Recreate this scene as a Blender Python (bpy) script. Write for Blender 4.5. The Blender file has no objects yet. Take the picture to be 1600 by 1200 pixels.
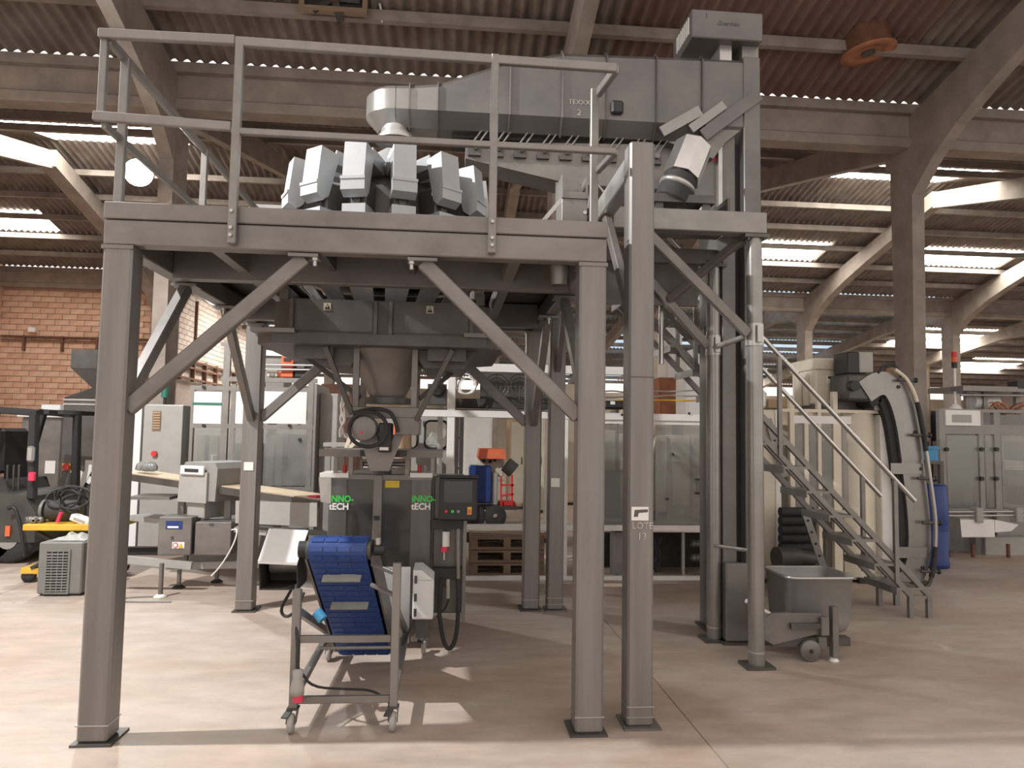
import bpy, math, random
from mathutils import Vector, Matrix
random.seed(7)
sc = bpy.context.scene
col = sc.collection

# ---------------------------------------------------------------- camera
FPX, PITCH, ROLL, YAW = 1136.87, .0683, .0164, .0863
CAM = Vector((0, 0, 1.6))
cF = Vector((math.sin(YAW)*math.cos(PITCH), math.cos(YAW)*math.cos(PITCH), math.sin(PITCH)))
cR0 = Vector((math.cos(YAW), -math.sin(YAW), 0)); cU0 = cR0.cross(cF)
cR = cR0*math.cos(ROLL) + cU0*math.sin(ROLL); cU = cU0*math.cos(ROLL) - cR0*math.sin(ROLL)
cd = bpy.data.cameras.new('camera'); cam = bpy.data.objects.new('camera', cd); col.objects.link(cam)
cam.matrix_world = Matrix(((cR.x, cU.x, -cF.x, CAM.x), (cR.y, cU.y, -cF.y, CAM.y), (cR.z, cU.z, -cF.z, CAM.z), (0, 0, 0, 1)))
cd.sensor_width = 36; cd.lens = FPX/1600*36; cd.clip_start = .05; cd.clip_end = 400
sc.camera = cam

# ---------------------------------------------------------------- daylight and exposure
w = bpy.data.worlds.new('world'); sc.world = w; w.use_nodes = True
bg = w.node_tree.nodes['Background']; bg.inputs[0].default_value = (1.0, .905, .83, 1); bg.inputs[1].default_value = .95
sc.view_settings.view_transform = 'Standard'; sc.view_settings.look = 'None'
sc.view_settings.gamma = 1; sc.view_settings.use_curve_mapping = False
sc.view_settings.exposure = 0.45

# ---------------------------------------------------------------- helpers
def at(px, py, X=None, Y=None, Z=None):
    d = cF + cR*((px-800)/FPX) + cU*((600-py)/FPX)
    t = (X/d.x) if X is not None else (Y/d.y) if Y is not None else (Z-1.6)/d.z
    return CAM + d*t
def rect(px0, py0, px1, py1, Y):
    a = at(px0, (py0+py1)/2, Y=Y).x; b = at(px1, (py0+py1)/2, Y=Y).x
    z1 = at((px0+px1)/2, py0, Y=Y).z; z0 = at((px0+px1)/2, py1, Y=Y).z
    return a, b, z0, z1
V = Vector
def smooth(P, k=2):
    for _ in range(k):
        Q_ = [P[0]]
        for i in range(len(P)-1): Q_ += [P[i]*.75+P[i+1]*.25, P[i]*.25+P[i+1]*.75]
        P = Q_ + [P[-1]]
    return P
JR = random.Random(3)   # sub-millimetre fit-up tolerance so that touching faces never coincide
class MB:
    def __init__(s, M=None): s.v = []; s.f = []; s.sm = []; s.M = M or Matrix.Identity(4)
    def add(s, vs, fs, smooth=False):
        n = len(s.v); s.v += [s.M @ V(p) for p in vs]; s.f += [tuple(i+n for i in f) for f in fs]; s.sm += [smooth]*len(fs); return s
    def box(s, x0, x1, y0, y1, z0, z1, c=0.0):
        if x0 > x1: x0, x1 = x1, x0
        if y0 > y1: y0, y1 = y1, y0
        if z0 > z1: z0, z1 = z1, z0
        x0 += JR.uniform(-.0009,.0009); x1 += JR.uniform(-.0009,.0009); y0 += JR.uniform(-.0009,.0009); y1 += JR.uniform(-.0009,.0009)
        if c <= 0:
            vs = [(x, y, z) for x in (x0, x1) for y in (y0, y1) for z in (z0, z1)]
            return s.add(vs, [(0,1,3,2),(4,6,7,5),(0,4,5,1),(2,3,7,6),(0,2,6,4),(1,5,7,3)])
        c = min(c, (x1-x0)*.45, (y1-y0)*.45, (z1-z0)*.45)
        # chamfered box: convex hull of 24 points, faces listed by hand
        X, Y, Z = (x0, x1), (y0, y1), (z0, z1); vs = []; ix = {}
        for i in (0,1):
            for j in (0,1):
                for k in (0,1):
                    for a in range(3):
                        p = [X[i] + (c if i == 0 else -c), Y[j] + (c if j == 0 else -c), Z[k] + (c if k == 0 else -c)]
                        p[a] = (X[i], Y[j], Z[k])[a]
                        ix[i,j,k,a] = len(vs); vs.append(tuple(p))
        fs = []
        for a in range(3):
            b, d = (a+1) % 3, (a+2) % 3
            for e in (0,1):
                q = []
                for (m, n) in ((0,0),(1,0),(1,1),(0,1)):
                    t = [0,0,0]; t[a] = e; t[b] = m; t[d] = n; q.append(ix[t[0],t[1],t[2],a])
                fs.append(tuple(q if e else q[::-1]))
            for e in (0,1):
                for g in (0,1):
                    def id_(u, ax):
                        t = [0,0,0]; t[a] = u; t[b] = e; t[d] = g; return ix[t[0],t[1],t[2],ax]
                    q = (id_(0,b), id_(1,b), id_(1,d), id_(0,d)); fs.append(q if (e ^ g) else q[::-1])
        for i in (0,1):
            for j in (0,1):
                for k in (0,1):
                    q = (ix[i,j,k,0], ix[i,j,k,1], ix[i,j,k,2]); fs.append(q if (i+j+k) % 2 else q[::-1])
        return s.add(vs, fs)
    def bar(s, p0, p1, w, h, up=(0,0,1), c=0.0):
        p0, p1 = V(p0), V(p1); d = (p1-p0); L = d.length; d.normalize(); up = V(up)
        r = d.cross(up)
        if r.length < 1e-4: r = d.cross(V((0,1,0)))
        r.normalize(); u = r.cross(d)
        M0 = s.M; s.M = M0 @ Matrix(((r.x,d.x,u.x,p0.x),(r.y,d.y,u.y,p0.y),(r.z,d.z,u.z,p0.z),(0,0,0,1)))
        s.box(-w/2, w/2, 0, L, -h/2, h/2, c); s.M = M0; return s
    def cyl(s, p0, p1, r, n=12, r1=None, cap=True):
        p0, p1 = V(p0), V(p1); d = (p1-p0).normalized(); r1 = r if r1 is None else r1
        a = d.cross(V((0,0,1)))
        if a.length < 1e-4: a = V((1,0,0))
        a.normalize(); b = d.cross(a); vs = []
        for p, q in ((p0, r), (p1, r1)):
            vs += [p + (a*math.cos(t) + b*math.sin(t))*q for t in [2*math.pi*i/n for i in range(n)]]
        s.add(vs, [(i, (i+1) % n, n+(i+1) % n, n+i) for i in range(n)], True)
        if cap: s.add(vs, [tuple(range(n))[::-1], tuple(range(n, 2*n))])
        return s
    def path(s, pts, r, n=8, closed=False):
        pts = [V(p) for p in pts]
        if not closed and 3 <= len(pts) < 12: pts = smooth(pts)
        m = len(pts); vs = []; prev = None
        for i, p in enumerate(pts):
            if closed: d = pts[(i+1) % m] - pts[i-1]
            else: d = pts[min(i+1, m-1)] - pts[max(i-1, 0)]
            d.normalize()
            a = (d.cross(V((0,0,1))) if prev is None else prev - d*prev.dot(d))
            if a.length < 1e-3: a = d.cross(V((0,1,0)))
            a.normalize(); prev = a; b = d.cross(a)
            vs += [p + (a*math.cos(t) + b*math.sin(t))*r for t in [2*math.pi*k/n for k in range(n)]]
        fs = []
        for i in range(m if closed else m-1):
            j = (i+1) % m
            fs += [(i*n+k, i*n+(k+1) % n, j*n+(k+1) % n, j*n+k) for k in range(n)]
        s.add(vs, fs, True)
        if not closed: s.add(vs, [tuple(range(n))[::-1], tuple(range((m-1)*n, m*n))])
        return s
    def prism(s, poly, ax, a0, a1):
        # poly in the two remaining axes (x,y,z order), extruded along ax
        n = len(poly); vs = []; a0 += JR.uniform(-.0009,.0009); a1 += JR.uniform(-.0009,.0009)
        for a in (a0, a1):
            for (u, v) in poly:
                vs.append((a,u,v) if ax == 0 else (u,a,v) if ax == 1 else (u,v,a))
        return s.add(vs, [(i, (i+1) % n, n+(i+1) % n, n+i) for i in range(n)] + [tuple(range(n))[::-1], tuple(range(n, 2*n))])
    def lathe(s, prof, c, n=24, ax=2):
        vs = []; m = len(prof)
        for (r, h) in prof:
            for k in range(n):
                t = 2*math.pi*k/n; u, v = r*math.cos(t), r*math.sin(t)
                vs.append((c[0]+u, c[1]+v, c[2]+h) if ax == 2 else (c[0]+u, c[1]+h, c[2]+v) if ax == 1 else (c[0]+h, c[1]+u, c[2]+v))
        return s.add(vs, [(i*n+k, i*n+(k+1) % n, (i+1)*n+(k+1) % n, (i+1)*n+k) for i in range(m-1) for k in range(n)], True)
    def frame(s, x0, x1, z0, z1, y0, y1, t, c=0):
        s.box(x0, x0+t, y0, y1, z0, z1, c); s.box(x1-t, x1, y0, y1, z0, z1, c)
        s.box(x0+t, x1-t, y0, y1, z0, z0+t, c); s.box(x0+t, x1-t, y0, y1, z1-t, z1, c); return s
    def build(s, name, mat, parent=None, label=None, kind=None):
        base = WL.get(parent, V((0,0,0))) if parent else V((0,0,0))
        me = bpy.data.meshes.new(name); me.from_pydata([tuple(p-base) for p in s.v], [], s.f)
        me.polygons.foreach_set('use_smooth', s.sm); me.materials.append(mats(mat)); me.update()
        o = bpy.data.objects.new(name, me); col.objects.link(o)
        if parent: o.parent = parent; WL[o] = base
        else: WL[o] = V((0,0,0))
        if label: o['label'] = label
        if kind: o['kind'] = kind
        return o
WL = {}
def thing(name, label, cat, loc, group=None):
    o = bpy.data.objects.new(name, None); col.objects.link(o); o.location = loc; o.empty_display_size = .1
    o['label'] = label; o['category'] = cat
    if group: o['group'] = group
    WL[o] = V(loc); return o
def root(name, loc=(0,0,0)):
    o = bpy.data.objects.new(name, None); col.objects.link(o); o.location = loc; o['kind'] = 'structure'; WL[o] = V(loc); return o
def tag(o, label, cat, group=None):
    o['label'] = label; o['category'] = cat
    if group: o['group'] = group
    return o
def inst(src, loc, parent, rot=None, scale=None):
    o = src.copy(); col.objects.link(o); o.parent = parent; o.location = V(loc) - WL[parent]
    if rot: o.rotation_euler = rot
    if scale: o.scale = scale
    WL[o] = WL[parent]; return o
def text(body, mat, parent, M, size, name='lettering', ex=.001, sx=1.0, align='LEFT', bold=0.0):
    cu = bpy.data.curves.new(name, 'FONT'); cu.body = body; cu.size = size; cu.extrude = ex; cu.offset = bold; cu.align_x = align; cu.resolution_u = 3
    t = bpy.data.objects.new(name, cu); col.objects.link(t)
    bpy.context.view_layer.update()
    me = bpy.data.meshes.new_from_object(t.evaluated_get(bpy.context.evaluated_depsgraph_get()))
    bpy.data.objects.remove(t); base = WL.get(parent, V((0,0,0)))
    T = Matrix.Translation(-base) @ M @ Matrix.Diagonal((sx,1,1,1)); me.transform(T)
    me.materials.clear(); me.materials.append(mats(mat)); me.name = name
    o = bpy.data.objects.new(name, me); col.objects.link(o); o.parent = parent; WL[o] = base; return o
FRONT = lambda x, y, z: Matrix.Translation((x, y, z)) @ Matrix.Rotation(math.pi/2, 4, 'X')   # text facing -Y

# ---------------------------------------------------------------- materials
_M = {}
SPEC = {}
def defm(name, c, rough=.6, metal=0.0, var=.12, scale=6.0, c2=None, bump=0.0, stretch=(1,1,1), emit=0.0, spec=.5, detail=4.0):
    SPEC[name] = dict(c=c, rough=rough, metal=metal, var=var, scale=scale, c2=c2, bump=bump, stretch=stretch, emit=emit, spec=spec, detail=detail)
def mats(name):
    if name in _M: return _M[name]
    S = SPEC[name]; m = bpy.data.materials.new(name); m.use_nodes = True; nt = m.node_tree; N = nt.nodes; L = nt.links
    b = N['Principled BSDF']; b.inputs['Roughness'].default_value = S['rough']; b.inputs['Metallic'].default_value = S['metal']
    b.inputs['Specular IOR Level'].default_value = S['spec']
    c = S['c']; c2 = S['c2'] or tuple(x*(1-S['var']*2) for x in c)
    tc = N.new('ShaderNodeTexCoord'); mp = N.new('ShaderNodeMapping'); mp.inputs['Scale'].default_value = S['stretch']
    L.new(tc.outputs['Object'], mp.inputs[0])
    nz = N.new('ShaderNodeTexNoise'); nz.inputs['Scale'].default_value = S['scale']; nz.inputs['Detail'].default_value = S['detail']; nz.inputs['Roughness'].default_value = .6
    L.new(mp.outputs[0], nz.inputs['Vector'])
    rp = N.new('ShaderNodeValToRGB'); rp.color_ramp.elements[0].position = .35; rp.color_ramp.elements[1].position = .65
    rp.color_ramp.elements[0].color = (*c2, 1); rp.color_ramp.elements[1].color = (*c, 1)
    L.new(nz.outputs['Fac'], rp.inputs[0]); L.new(rp.outputs[0], b.inputs['Base Color'])
    if S['bump']:
        bp = N.new('ShaderNodeBump'); bp.inputs['Strength'].default_value = S['bump']; bp.inputs['Distance'].default_value = .02
        L.new(nz.outputs['Fac'], bp.inputs['Height']); L.new(bp.outputs[0], b.inputs['Normal'])
    if S['emit']:
        b.inputs['Emission Color'].default_value = (*c, 1); b.inputs['Emission Strength'].default_value = S['emit']
    _M[name] = m; return m
def glassm(name, tint, rough=.08, mix=.25):
    m = bpy.data.materials.new(name); m.use_nodes = True; N = m.node_tree.nodes; L = m.node_tree.links
    out = N['Material Output']; N.remove(N['Principled BSDF'])
    t = N.new('ShaderNodeBsdfTransparent'); t.inputs[0].default_value = (*tint, 1)
    g = N.new('ShaderNodeBsdfGlossy'); g.inputs['Color'].default_value = (.9,.9,.9,1); g.inputs['Roughness'].default_value = rough
    d = N.new('ShaderNodeBsdfDiffuse'); d.inputs[0].default_value = (*[x*.6 for x in tint], 1)
    nz = N.new('ShaderNodeTexNoise'); nz.inputs['Scale'].default_value = 3
    mr = N.new('ShaderNodeMapRange'); mr.inputs[3].default_value = mix*.5; mr.inputs[4].default_value = mix*1.4
    L.new(nz.outputs['Fac'], mr.inputs[0])
    fr = N.new('ShaderNodeFresnel'); fr.inputs[0].default_value = 1.45
    a = N.new('ShaderNodeMixShader'); c = N.new('ShaderNodeMixShader')
    L.new(mr.outputs[0], a.inputs[0]); L.new(t.outputs[0], a.inputs[1]); L.new(d.outputs[0], a.inputs[2])
    L.new(fr.outputs[0], c.inputs[0]); L.new(a.outputs[0], c.inputs[1]); L.new(g.outputs[0], c.inputs[2]); L.new(c.outputs[0], out.inputs[0])
    _M[name] = m
defm('steel', (.215,.20,.187), .42, .4, .16, 2.2, stretch=(1,1,1.6), bump=.02, detail=6)
defm('steel_v', (.225,.212,.20), .42, .4, .10, 4, stretch=(3,3,.2), bump=.02)
defm('steel_dark', (.105,.097,.09), .45, .35, .15, 4)
defm('steel_bright', (.46,.45,.435), .30, .65, .06, 5)
defm('steel_mirror', (.58,.57,.56), .2, .85, .05, 5)
defm('steel_elev_shade', (.155,.148,.14), .40, .4, .10, 3)  # elevator steel, darkened in its colour because little light reaches it
defm('galv', (.24,.228,.214), .42, .4, .08, 8)
defm('weigher', (.40,.415,.43), .42, .3, .03, 12)
defm('concrete', (.31,.262,.228), .85, 0, .14, 2.5, bump=.15)
defm('fibre', (.235,.205,.18), .9, 0, .22, 1.6, c2=(.15,.115,.095), bump=.05)
defm('fibre_red', (.215,.14,.115), .9, 0, .22, 1.2, c2=(.14,.083,.067), bump=.05)
defm('purlin', (.29,.25,.22), .85, 0, .15, 3)
defm('brick', (.62,.40,.29), .85, 0, .10, 5, bump=.15)
defm('brick2', (.57,.35,.245), .85, 0, .12, 5, bump=.15)
defm('brick3', (.65,.44,.33), .85, 0, .10, 5, bump=.15)
defm('mortar', (.50,.32,.235), .9, 0, .1, 8)
defm('white_brick', (.56,.47,.42), .8, 0, .08, 5, bump=.15)
defm('white_brick2', (.50,.41,.365), .8, 0, .08, 5, bump=.15)
defm('white_mortar', (.33,.27,.24), .9, 0, .1, 8)
defm('cream', (.66,.60,.49), .45, 0, .04, 3)
defm('cream_dark', (.50,.44,.35), .5, 0, .06, 3)
defm('white_paint', (.74,.73,.70), .4, 0, .04, 4)
defm('white_panel', (.72,.725,.725), .35, 0, .02, 4)
defm('grey_paint', (.26,.255,.24), .5, 0, .06, 5)
defm('teal', (.02,.15,.11), .5, 0, .05, 5)
defm('steel_mid', (.135,.13,.122), .36, .45, .12, 4, stretch=(3,3,.3))
defm('grey_unit', (.17,.168,.155), .5, 0, .06, 5)
defm('grey_light', (.34,.332,.31), .5, 0, .05, 5)
defm('black', (.018,.018,.02), .5, 0, .1, 8)
defm('rubber', (.03,.03,.032), .75, 0, .15, 10)
defm('dark', (.05,.045,.042), .7, 0, .2, 6)
defm('blue_belt', (.018,.055,.22), .45, 0, .10, 10)
defm('blue_belt_light', (.03,.10,.36), .4, 0, .08, 10)
defm('cleat', (.32,.32,.28), .5, 0, .08, 8)
defm('blue', (.014,.04,.19), .45, 0, .1, 5)
defm('sky_blue', (.05,.28,.52), .5, 0, .08, 5)
defm('orange', (.72,.14,.05), .5, 0, .1, 5)
defm('yellow', (.72,.42,.04), .55, 0, .12, 6)
defm('red', (.60,.03,.03), .45, 0, .06, 6)
defm('pink', (.70,.04,.10), .45, 0, .06, 6)
defm('green', (.05,.60,.09), .4, 0, .02, 6)
defm('logo_white', (.80,.80,.78), .4, 0, .02, 6)
defm('paper', (.78,.77,.74), .7, 0, .04, 6)
defm('sticker_pale', (.44,.40,.30), .5, 0, .05, 6)
defm('sticker_yellow', (.62,.44,.03), .5, 0, .05, 6)
defm('chalk', (.52,.50,.47), .9, 0, .2, 40)
defm('wood', (.24,.165,.11), .7, 0, .15, 4, stretch=(1,6,6), bump=.1)
defm('belt_tan', (.55,.43,.30), .6, 0, .08, 5)
defm('cardboard', (.44,.30,.19), .8, 0, .08, 4)
defm('rust', (.17,.08,.05), .8, .1, .2, 8)
defm('terracotta', (.42,.17,.09), .7, 0, .15, 5)
defm('screen', (.035,.037,.042), .12, 0, .05, 3)
defm('lamp_glow', (1,.97,.92), .5, 0, 0, 1, emit=60)
defm('skylight', (1,.96,.88), .5, 0, 0, 1, emit=15)
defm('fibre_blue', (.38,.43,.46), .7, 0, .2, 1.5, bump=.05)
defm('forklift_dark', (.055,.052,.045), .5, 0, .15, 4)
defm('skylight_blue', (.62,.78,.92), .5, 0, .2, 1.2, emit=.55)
defm('steel_soft', (.29,.282,.27), .28, .6, .08, 3)
defm('steel_tub', (.36,.355,.345), .36, .5, .08, 4)
glassm('plexi', (.80,.80,.77), .1, .28)
glassm('plexi_dark', (.38,.36,.33), .1, .25)
glassm('plexi_haze', (.70,.72,.70), .2, .45)
glassm('glass', (.85,.88,.87), .04, .10)
# ---------------------------------------------------------------- floor
def floor_mat():
    m = bpy.data.materials.new('floor_concrete'); m.use_nodes = True; N = m.node_tree.nodes; L = m.node_tree.links; b = N['Principled BSDF']
    g = N.new('ShaderNodeNewGeometry')
    def noise(sc_, det, stretch):
        mp = N.new('ShaderNodeMapping'); mp.inputs['Scale'].default_value = stretch; L.new(g.outputs['Position'], mp.inputs[0])
        n = N.new('ShaderNodeTexNoise'); n.inputs['Scale'].default_value = sc_; n.inputs['Detail'].default_value = det; n.inputs['Roughness'].default_value = .65
        L.new(mp.outputs[0], n.inputs['Vector']); return n
    n1 = noise(.55, 5, (1,1.6,1)); n2 = noise(4, 6, (.6,1.6,1)); n3 = noise(26, 3, (1,1,1))
    r1 = N.new('ShaderNodeValToRGB'); e = r1.color_ramp.elements; e[0].position = .32; e[1].position = .68
    e[0].color = (.37,.28,.22,1); e[1].color = (.46,.395,.35,1); L.new(n1.outputs['Fac'], r1.inputs[0])
    r2 = N.new('ShaderNodeValToRGB'); e = r2.color_ramp.elements; e[0].position = .3; e[1].position = .7
    e[0].color = (.72,.70,.68,1); e[1].color = (1.12,1.12,1.12,1); L.new(n2.outputs['Fac'], r2.inputs[0])
    mx = N.new('ShaderNodeMixRGB'); mx.blend_type = 'MULTIPLY'; mx.inputs[0].default_value = .75; L.new(r1.outputs[0], mx.inputs[1]); L.new(r2.outputs[0], mx.inputs[2])
    # small dark spots and stains with a shape of their own
    vo = N.new('ShaderNodeTexVoronoi'); vo.inputs['Scale'].default_value = 1.1; L.new(g.outputs['Position'], vo.inputs['Vector'])
    r3 = N.new('ShaderNodeValToRGB'); e = r3.color_ramp.elements; e[0].position = .018; e[1].position = .03; e[0].color = (.25,.22,.2,1); e[1].color = (1,1,1,1)
    L.new(vo.outputs['Distance'], r3.inputs[0])
    m2 = N.new('ShaderNodeMixRGB'); m2.blend_type = 'MULTIPLY'; m2.inputs[0].default_value = .8; L.new(mx.outputs[0], m2.inputs[1]); L.new(r3.outputs[0], m2.inputs[2])
    L.new(m2.outputs[0], b.inputs['Base Color'])
    rr = N.new('ShaderNodeMapRange'); rr.inputs[3].default_value = .42; rr.inputs[4].default_value = .75; L.new(n2.outputs['Fac'], rr.inputs[0]); L.new(rr.outputs[0], b.inputs['Roughness'])
    bp = N.new('ShaderNodeBump'); bp.inputs['Strength'].default_value = .12; bp.inputs['Distance'].default_value = .01; L.new(n3.outputs['Fac'], bp.inputs['Height']); L.new(bp.outputs[0], b.inputs['Normal'])
    _M['floor_concrete'] = m
floor_mat()
floor = root('floor')
MB().box(-16, 35, -6, 46, -.12, -.03).build('sub_base', 'dark', floor)
fx = [-16, -9.81, -4.21, 1.39, 6.99, 12.59, 18.19, 26, 35]; fy = [-6, 1.1, 6.7, 12.3, 17.9, 23.5, 29.1, 34.7, 46]
for i in range(len(fx)-1):
    for j in range(len(fy)-1):
        MB().box(fx[i]+.003, fx[i+1]-.003, fy[j]+.002, fy[j+1]-.002, -.05, 0).build('slab', 'floor_concrete', floor)

# ---------------------------------------------------------------- roof
SL = .22; YV = (-3.8, 10.6, 25.0, 39.4); ZV = 6.80; DP = 1.18
XA, XB = -14.85, 32.0
def zroof(Y):
    for a, b in zip(YV[:-1], YV[1:]):
        if a <= Y <= b: return ZV + SL*min(Y-a, b-Y)
    return ZV
WP = .177
def sheet_mesh(name, mat, L):
    n = 40; vs = []; fs = []
    for i in range(n+1):
        x = i*6.6*WP/n; z = .036*math.cos(2*math.pi*x/WP)
        vs += [(x, 0, z), (x, L, z)]
    fs = [(2*i, 2*i+1, 2*i+3, 2*i+2) for i in range(n)]
    me = bpy.data.meshes.new(name); me.from_pydata(vs, [], fs); me.polygons.foreach_set('use_smooth', [True]*len(fs)); me.materials.append(mats(mat)); return me
rows = 6
SLEN = 7.0/rows
sh = {k: sheet_mesh('roof_sheet', k, (SLEN+.10)*math.sqrt(1+SL*SL)) for k in ('fibre', 'fibre_red', 'skylight', 'skylight_blue', 'fibre_blue')}
def slope(name, y_low, y_high, mat_of, x0=XA, x1=XB, purl=True):
    """sheets run from the valley (y_low) to the ridge (y_high)"""
    r = root(name); s = 1 if y_high > y_low else -1; k = 0
    ncol = int((x1-x0)/(6*WP))
    for c in range(ncol):
        for rw in range(rows):
            ya = y_low + s*(.16 + rw*SLEN); xa = x0 + c*6*WP
            m = mat_of(xa + 3*WP, rw)
            o = bpy.data.objects.new('skylight_sheet' if m.startswith('sky') else 'roof_sheet', sh[m]); col.objects.link(o); o.parent = r
            z = ZV + SL*abs(ya-y_low) + .012*rw + .024*0 + (.004 if c % 2 else 0)
            o.location = (xa if s > 0 else xa+6*WP, ya, z); o.rotation_euler = (math.atan(SL), 0, 0 if s > 0 else math.pi)
            if s < 0: o.rotation_euler = (math.atan(SL), 0, math.pi)
    if purl:
        k = 0; d = .18
        while d < (5.3 if name == 'ceiling_middle_front' else 7.15):
            y = y_low + s*d; z = ZV + SL*d
            MB().box(x0, x1, y-.05, y+.05, z-.19, z-.045).build('purlin', 'purlin', r); d += DP
    return r
slope('ceiling_near', YV[1], 3.4, lambda x, rw: 'fibre_red' if (2.2 < x < 6.5) else 'fibre', x0=-9.5, x1=14.5)
def m_bay2n(x, rw):
    if rw >= 4 and (-9.9 < x < -6.4 or 9.4 < x < 12.6): return 'skylight'
    return 'fibre_red' if .5 < x < 5 else 'fibre'
def m_bay2f(x, rw):
    if rw == 2 and (-14.2 < x < -11.4 or 9.0 < x < 12.0 or 14.4 < x < 18.2 or 22 < x < 25.5): return 'skylight'
    return 'fibre'
slope('ceiling_middle_front', YV[1], 17.8, m_bay2n)
slope('ceiling_middle_back', YV[2], 17.8, m_bay2f)
# lean-to roof beyond the second valley, falling away from the camera, with bluish daylit sheets
lean = root('ceiling_far'); LS = (7.3-5.0)/18.0; LROW = 18.0/7; LX0, LX1 = -9.3, 34.0
sh2 = {k: sheet_mesh('roof_sheet', k, (LROW+.10)*math.sqrt(1+LS*LS)) for k in ('fibre', 'fibre_blue', 'skylight_blue', 'skylight')}
for c in range(40):
    for rw in range(7):
        xa = LX0 + c*6*WP*1.02; ya = 25.5 + rw*LROW; rr = (c*7 + rw*5 + c//3) % 11
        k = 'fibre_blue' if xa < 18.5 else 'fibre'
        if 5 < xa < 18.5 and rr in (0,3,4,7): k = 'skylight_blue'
        if (rw in (1,3) and -9 < xa < -4.5) or (rw == 6 and 12 < xa < 17) or (rw == 2 and 21.0 < xa < 25.0) or (rw == 4 and 27 < xa < 30): k = 'skylight'  # leftmost glowing panes added, mostly hidden, to brighten the white side wall
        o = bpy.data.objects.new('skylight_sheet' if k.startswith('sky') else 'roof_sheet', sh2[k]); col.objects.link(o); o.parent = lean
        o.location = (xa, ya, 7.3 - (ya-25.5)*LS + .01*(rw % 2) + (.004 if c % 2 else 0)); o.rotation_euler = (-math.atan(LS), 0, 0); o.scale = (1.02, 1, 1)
for rw in range(15):
    ya = 25.6 + rw*LROW/2; z = 7.3 - (ya-25.5)*LS; MB().box(LX0, LX1, ya-.06, ya+.06, z-.22, z-.04).build('purlin', 'purlin', lean)

# concrete frames: column with two arms, one per bay line
def gutter(y, x0, x1, name):
    o = MB(); o.box(x0, x1, y-.12, y+.12, ZV-.54, ZV-.03); o.box(x0, x1, y-.17, y+.17, ZV-.66, ZV-.50, .02); o.box(x0, x1, y-.19, y+.19, ZV-.10, ZV-.028)
    return o.build(name, 'concrete', None, kind='structure')
gutter(YV[1], -9.6, 14.5, 'trim_1'); gutter(YV[2], XA, XB, 'trim_2')
CX = [-9.65, -4.05, 1.55, 7.15, 12.75, 18.35, 23.95]
where = {(1,-9.65): 'entering at the left edge above the forklift', (1,12.75): 'entering at the right edge above the far right machine', (2,23.95): 'farthest right, behind the far right machine',
         (1,-4.05): 'beside the glaring lamp at upper left', (1,1.55): 'behind the weigher and elevator', (1,7.15): 'behind the curved steel conveyor',
         (2,-9.65): 'at the corner of the orange brick wall', (2,-4.05): 'far behind the collecting hopper', (2,1.55): 'far behind the white guarded machine', (2,7.15): 'far behind the stairs and elevator leg',
         (2,12.75): 'far behind the handrail, under the bluish roof', (2,18.35): 'far behind the beacon at right'}
def frame_col(row, X, w, d, reach_back=True, reach_front=True):
    Y = YV[row]; t = thing('concrete_frame', 'concrete roof column with sloping rafters ' + where[row, X], 'column', (X, Y, 0), 'concrete roof frames')
    yc = Y + .1
    m = MB(); a = w/2
    # slightly tapered shaft
    m.add([(X-a,yc-d/2+.04,0),(X+a,yc-d/2+.04,0),(X+a,yc+d/2-.04,0),(X-a,yc+d/2-.04,0),(X-a,yc-d/2-.05,ZV-.62),(X+a,yc-d/2-.05,ZV-.62),(X+a,yc+d/2+.05,ZV-.62),(X-a,yc+d/2+.05,ZV-.62)],
          [(0,1,5,4),(1,2,6,5),(2,3,7,6),(3,0,4,7),(4,5,6,7),(3,2,1,0)])
    m.build('column_shaft', 'concrete', t); e_ = .004
    for s in ((1,) if not reach_front else (1,-1)) if reach_back else ((-1,) if reach_front else ()):
        pts_t, pts_b = [], []
        for dd, dep in ((0,.72),(.35,.70),(.36,.54),(2.5,.50),(7.2,.44)) if (row == 1 and s > 0) else ((0,1.45),(.3,1.22),(.7,.98),(1.2,.80),(1.9,.66),(2.8,.56),(4.2,.48),(7.2 if (row == 1 or s < 0) else 17.5,.42)):
            y = yc + s*(d/2*.2 + dd); z = ZV + SL*dd - .20 if (row == 1 or s < 0) else 7.28 - LS*dd - .26
            pts_t.append((y, z)); pts_b.append((y, z-dep+.02))
        poly = pts_t + pts_b[::-1]
        MB().prism(poly if s < 0 else poly[::-1], 0, X-a+(.005 if s > 0 else .01), X+a-(.005 if s > 0 else .01)).build('rafter', 'concrete', t)
    return t
for X in (-9.65, -4.05, 1.55, 7.15, 12.75): frame_col(1, X, .20, .46)
for X in CX: frame_col(2, X, .40 if X < -9 else .28, .55)

# ---------------------------------------------------------------- walls
brick_src = {}
for bm_ in ('brick', 'brick2', 'brick3', 'white_brick', 'white_brick2'):
    brick_src[bm_] = MB().box(-.228, .228, -.05, .02, -.088, .088, .008)
def wall_bricks(name, mort, mlist, x0, x1, z0, z1, M, visx=None):
    """brick wall in a local plane (x along, z up) placed with matrix M"""
    r = root(name); me = {}
    MB(M).box(x0, x1, .0, .25, 0, z1).build('mortar_bed', mort, r)
    for k in mlist:
        b = brick_src[k]; mm = bpy.data.meshes.new('brick'); mm.from_pydata([tuple(p) for p in b.v], [], b.f); mm.materials.append(mats(k)); me[k] = mm
    row = 0; z = z0 + .1
    while z < z1 - .08:
        x = x0 + .24 - (.24 if row % 2 else 0)
        while x < x1 - .2:
            if x - .22 >= x0 and (visx is None or visx(x, z)):
                o = bpy.data.objects.new('brick', me[random.choice(mlist)]); col.objects.link(o); o.parent = r; o.matrix_local = M @ Matrix.Translation((x, 0, z))
            x += .47
        z += .19; row += 1
    return r
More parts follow.
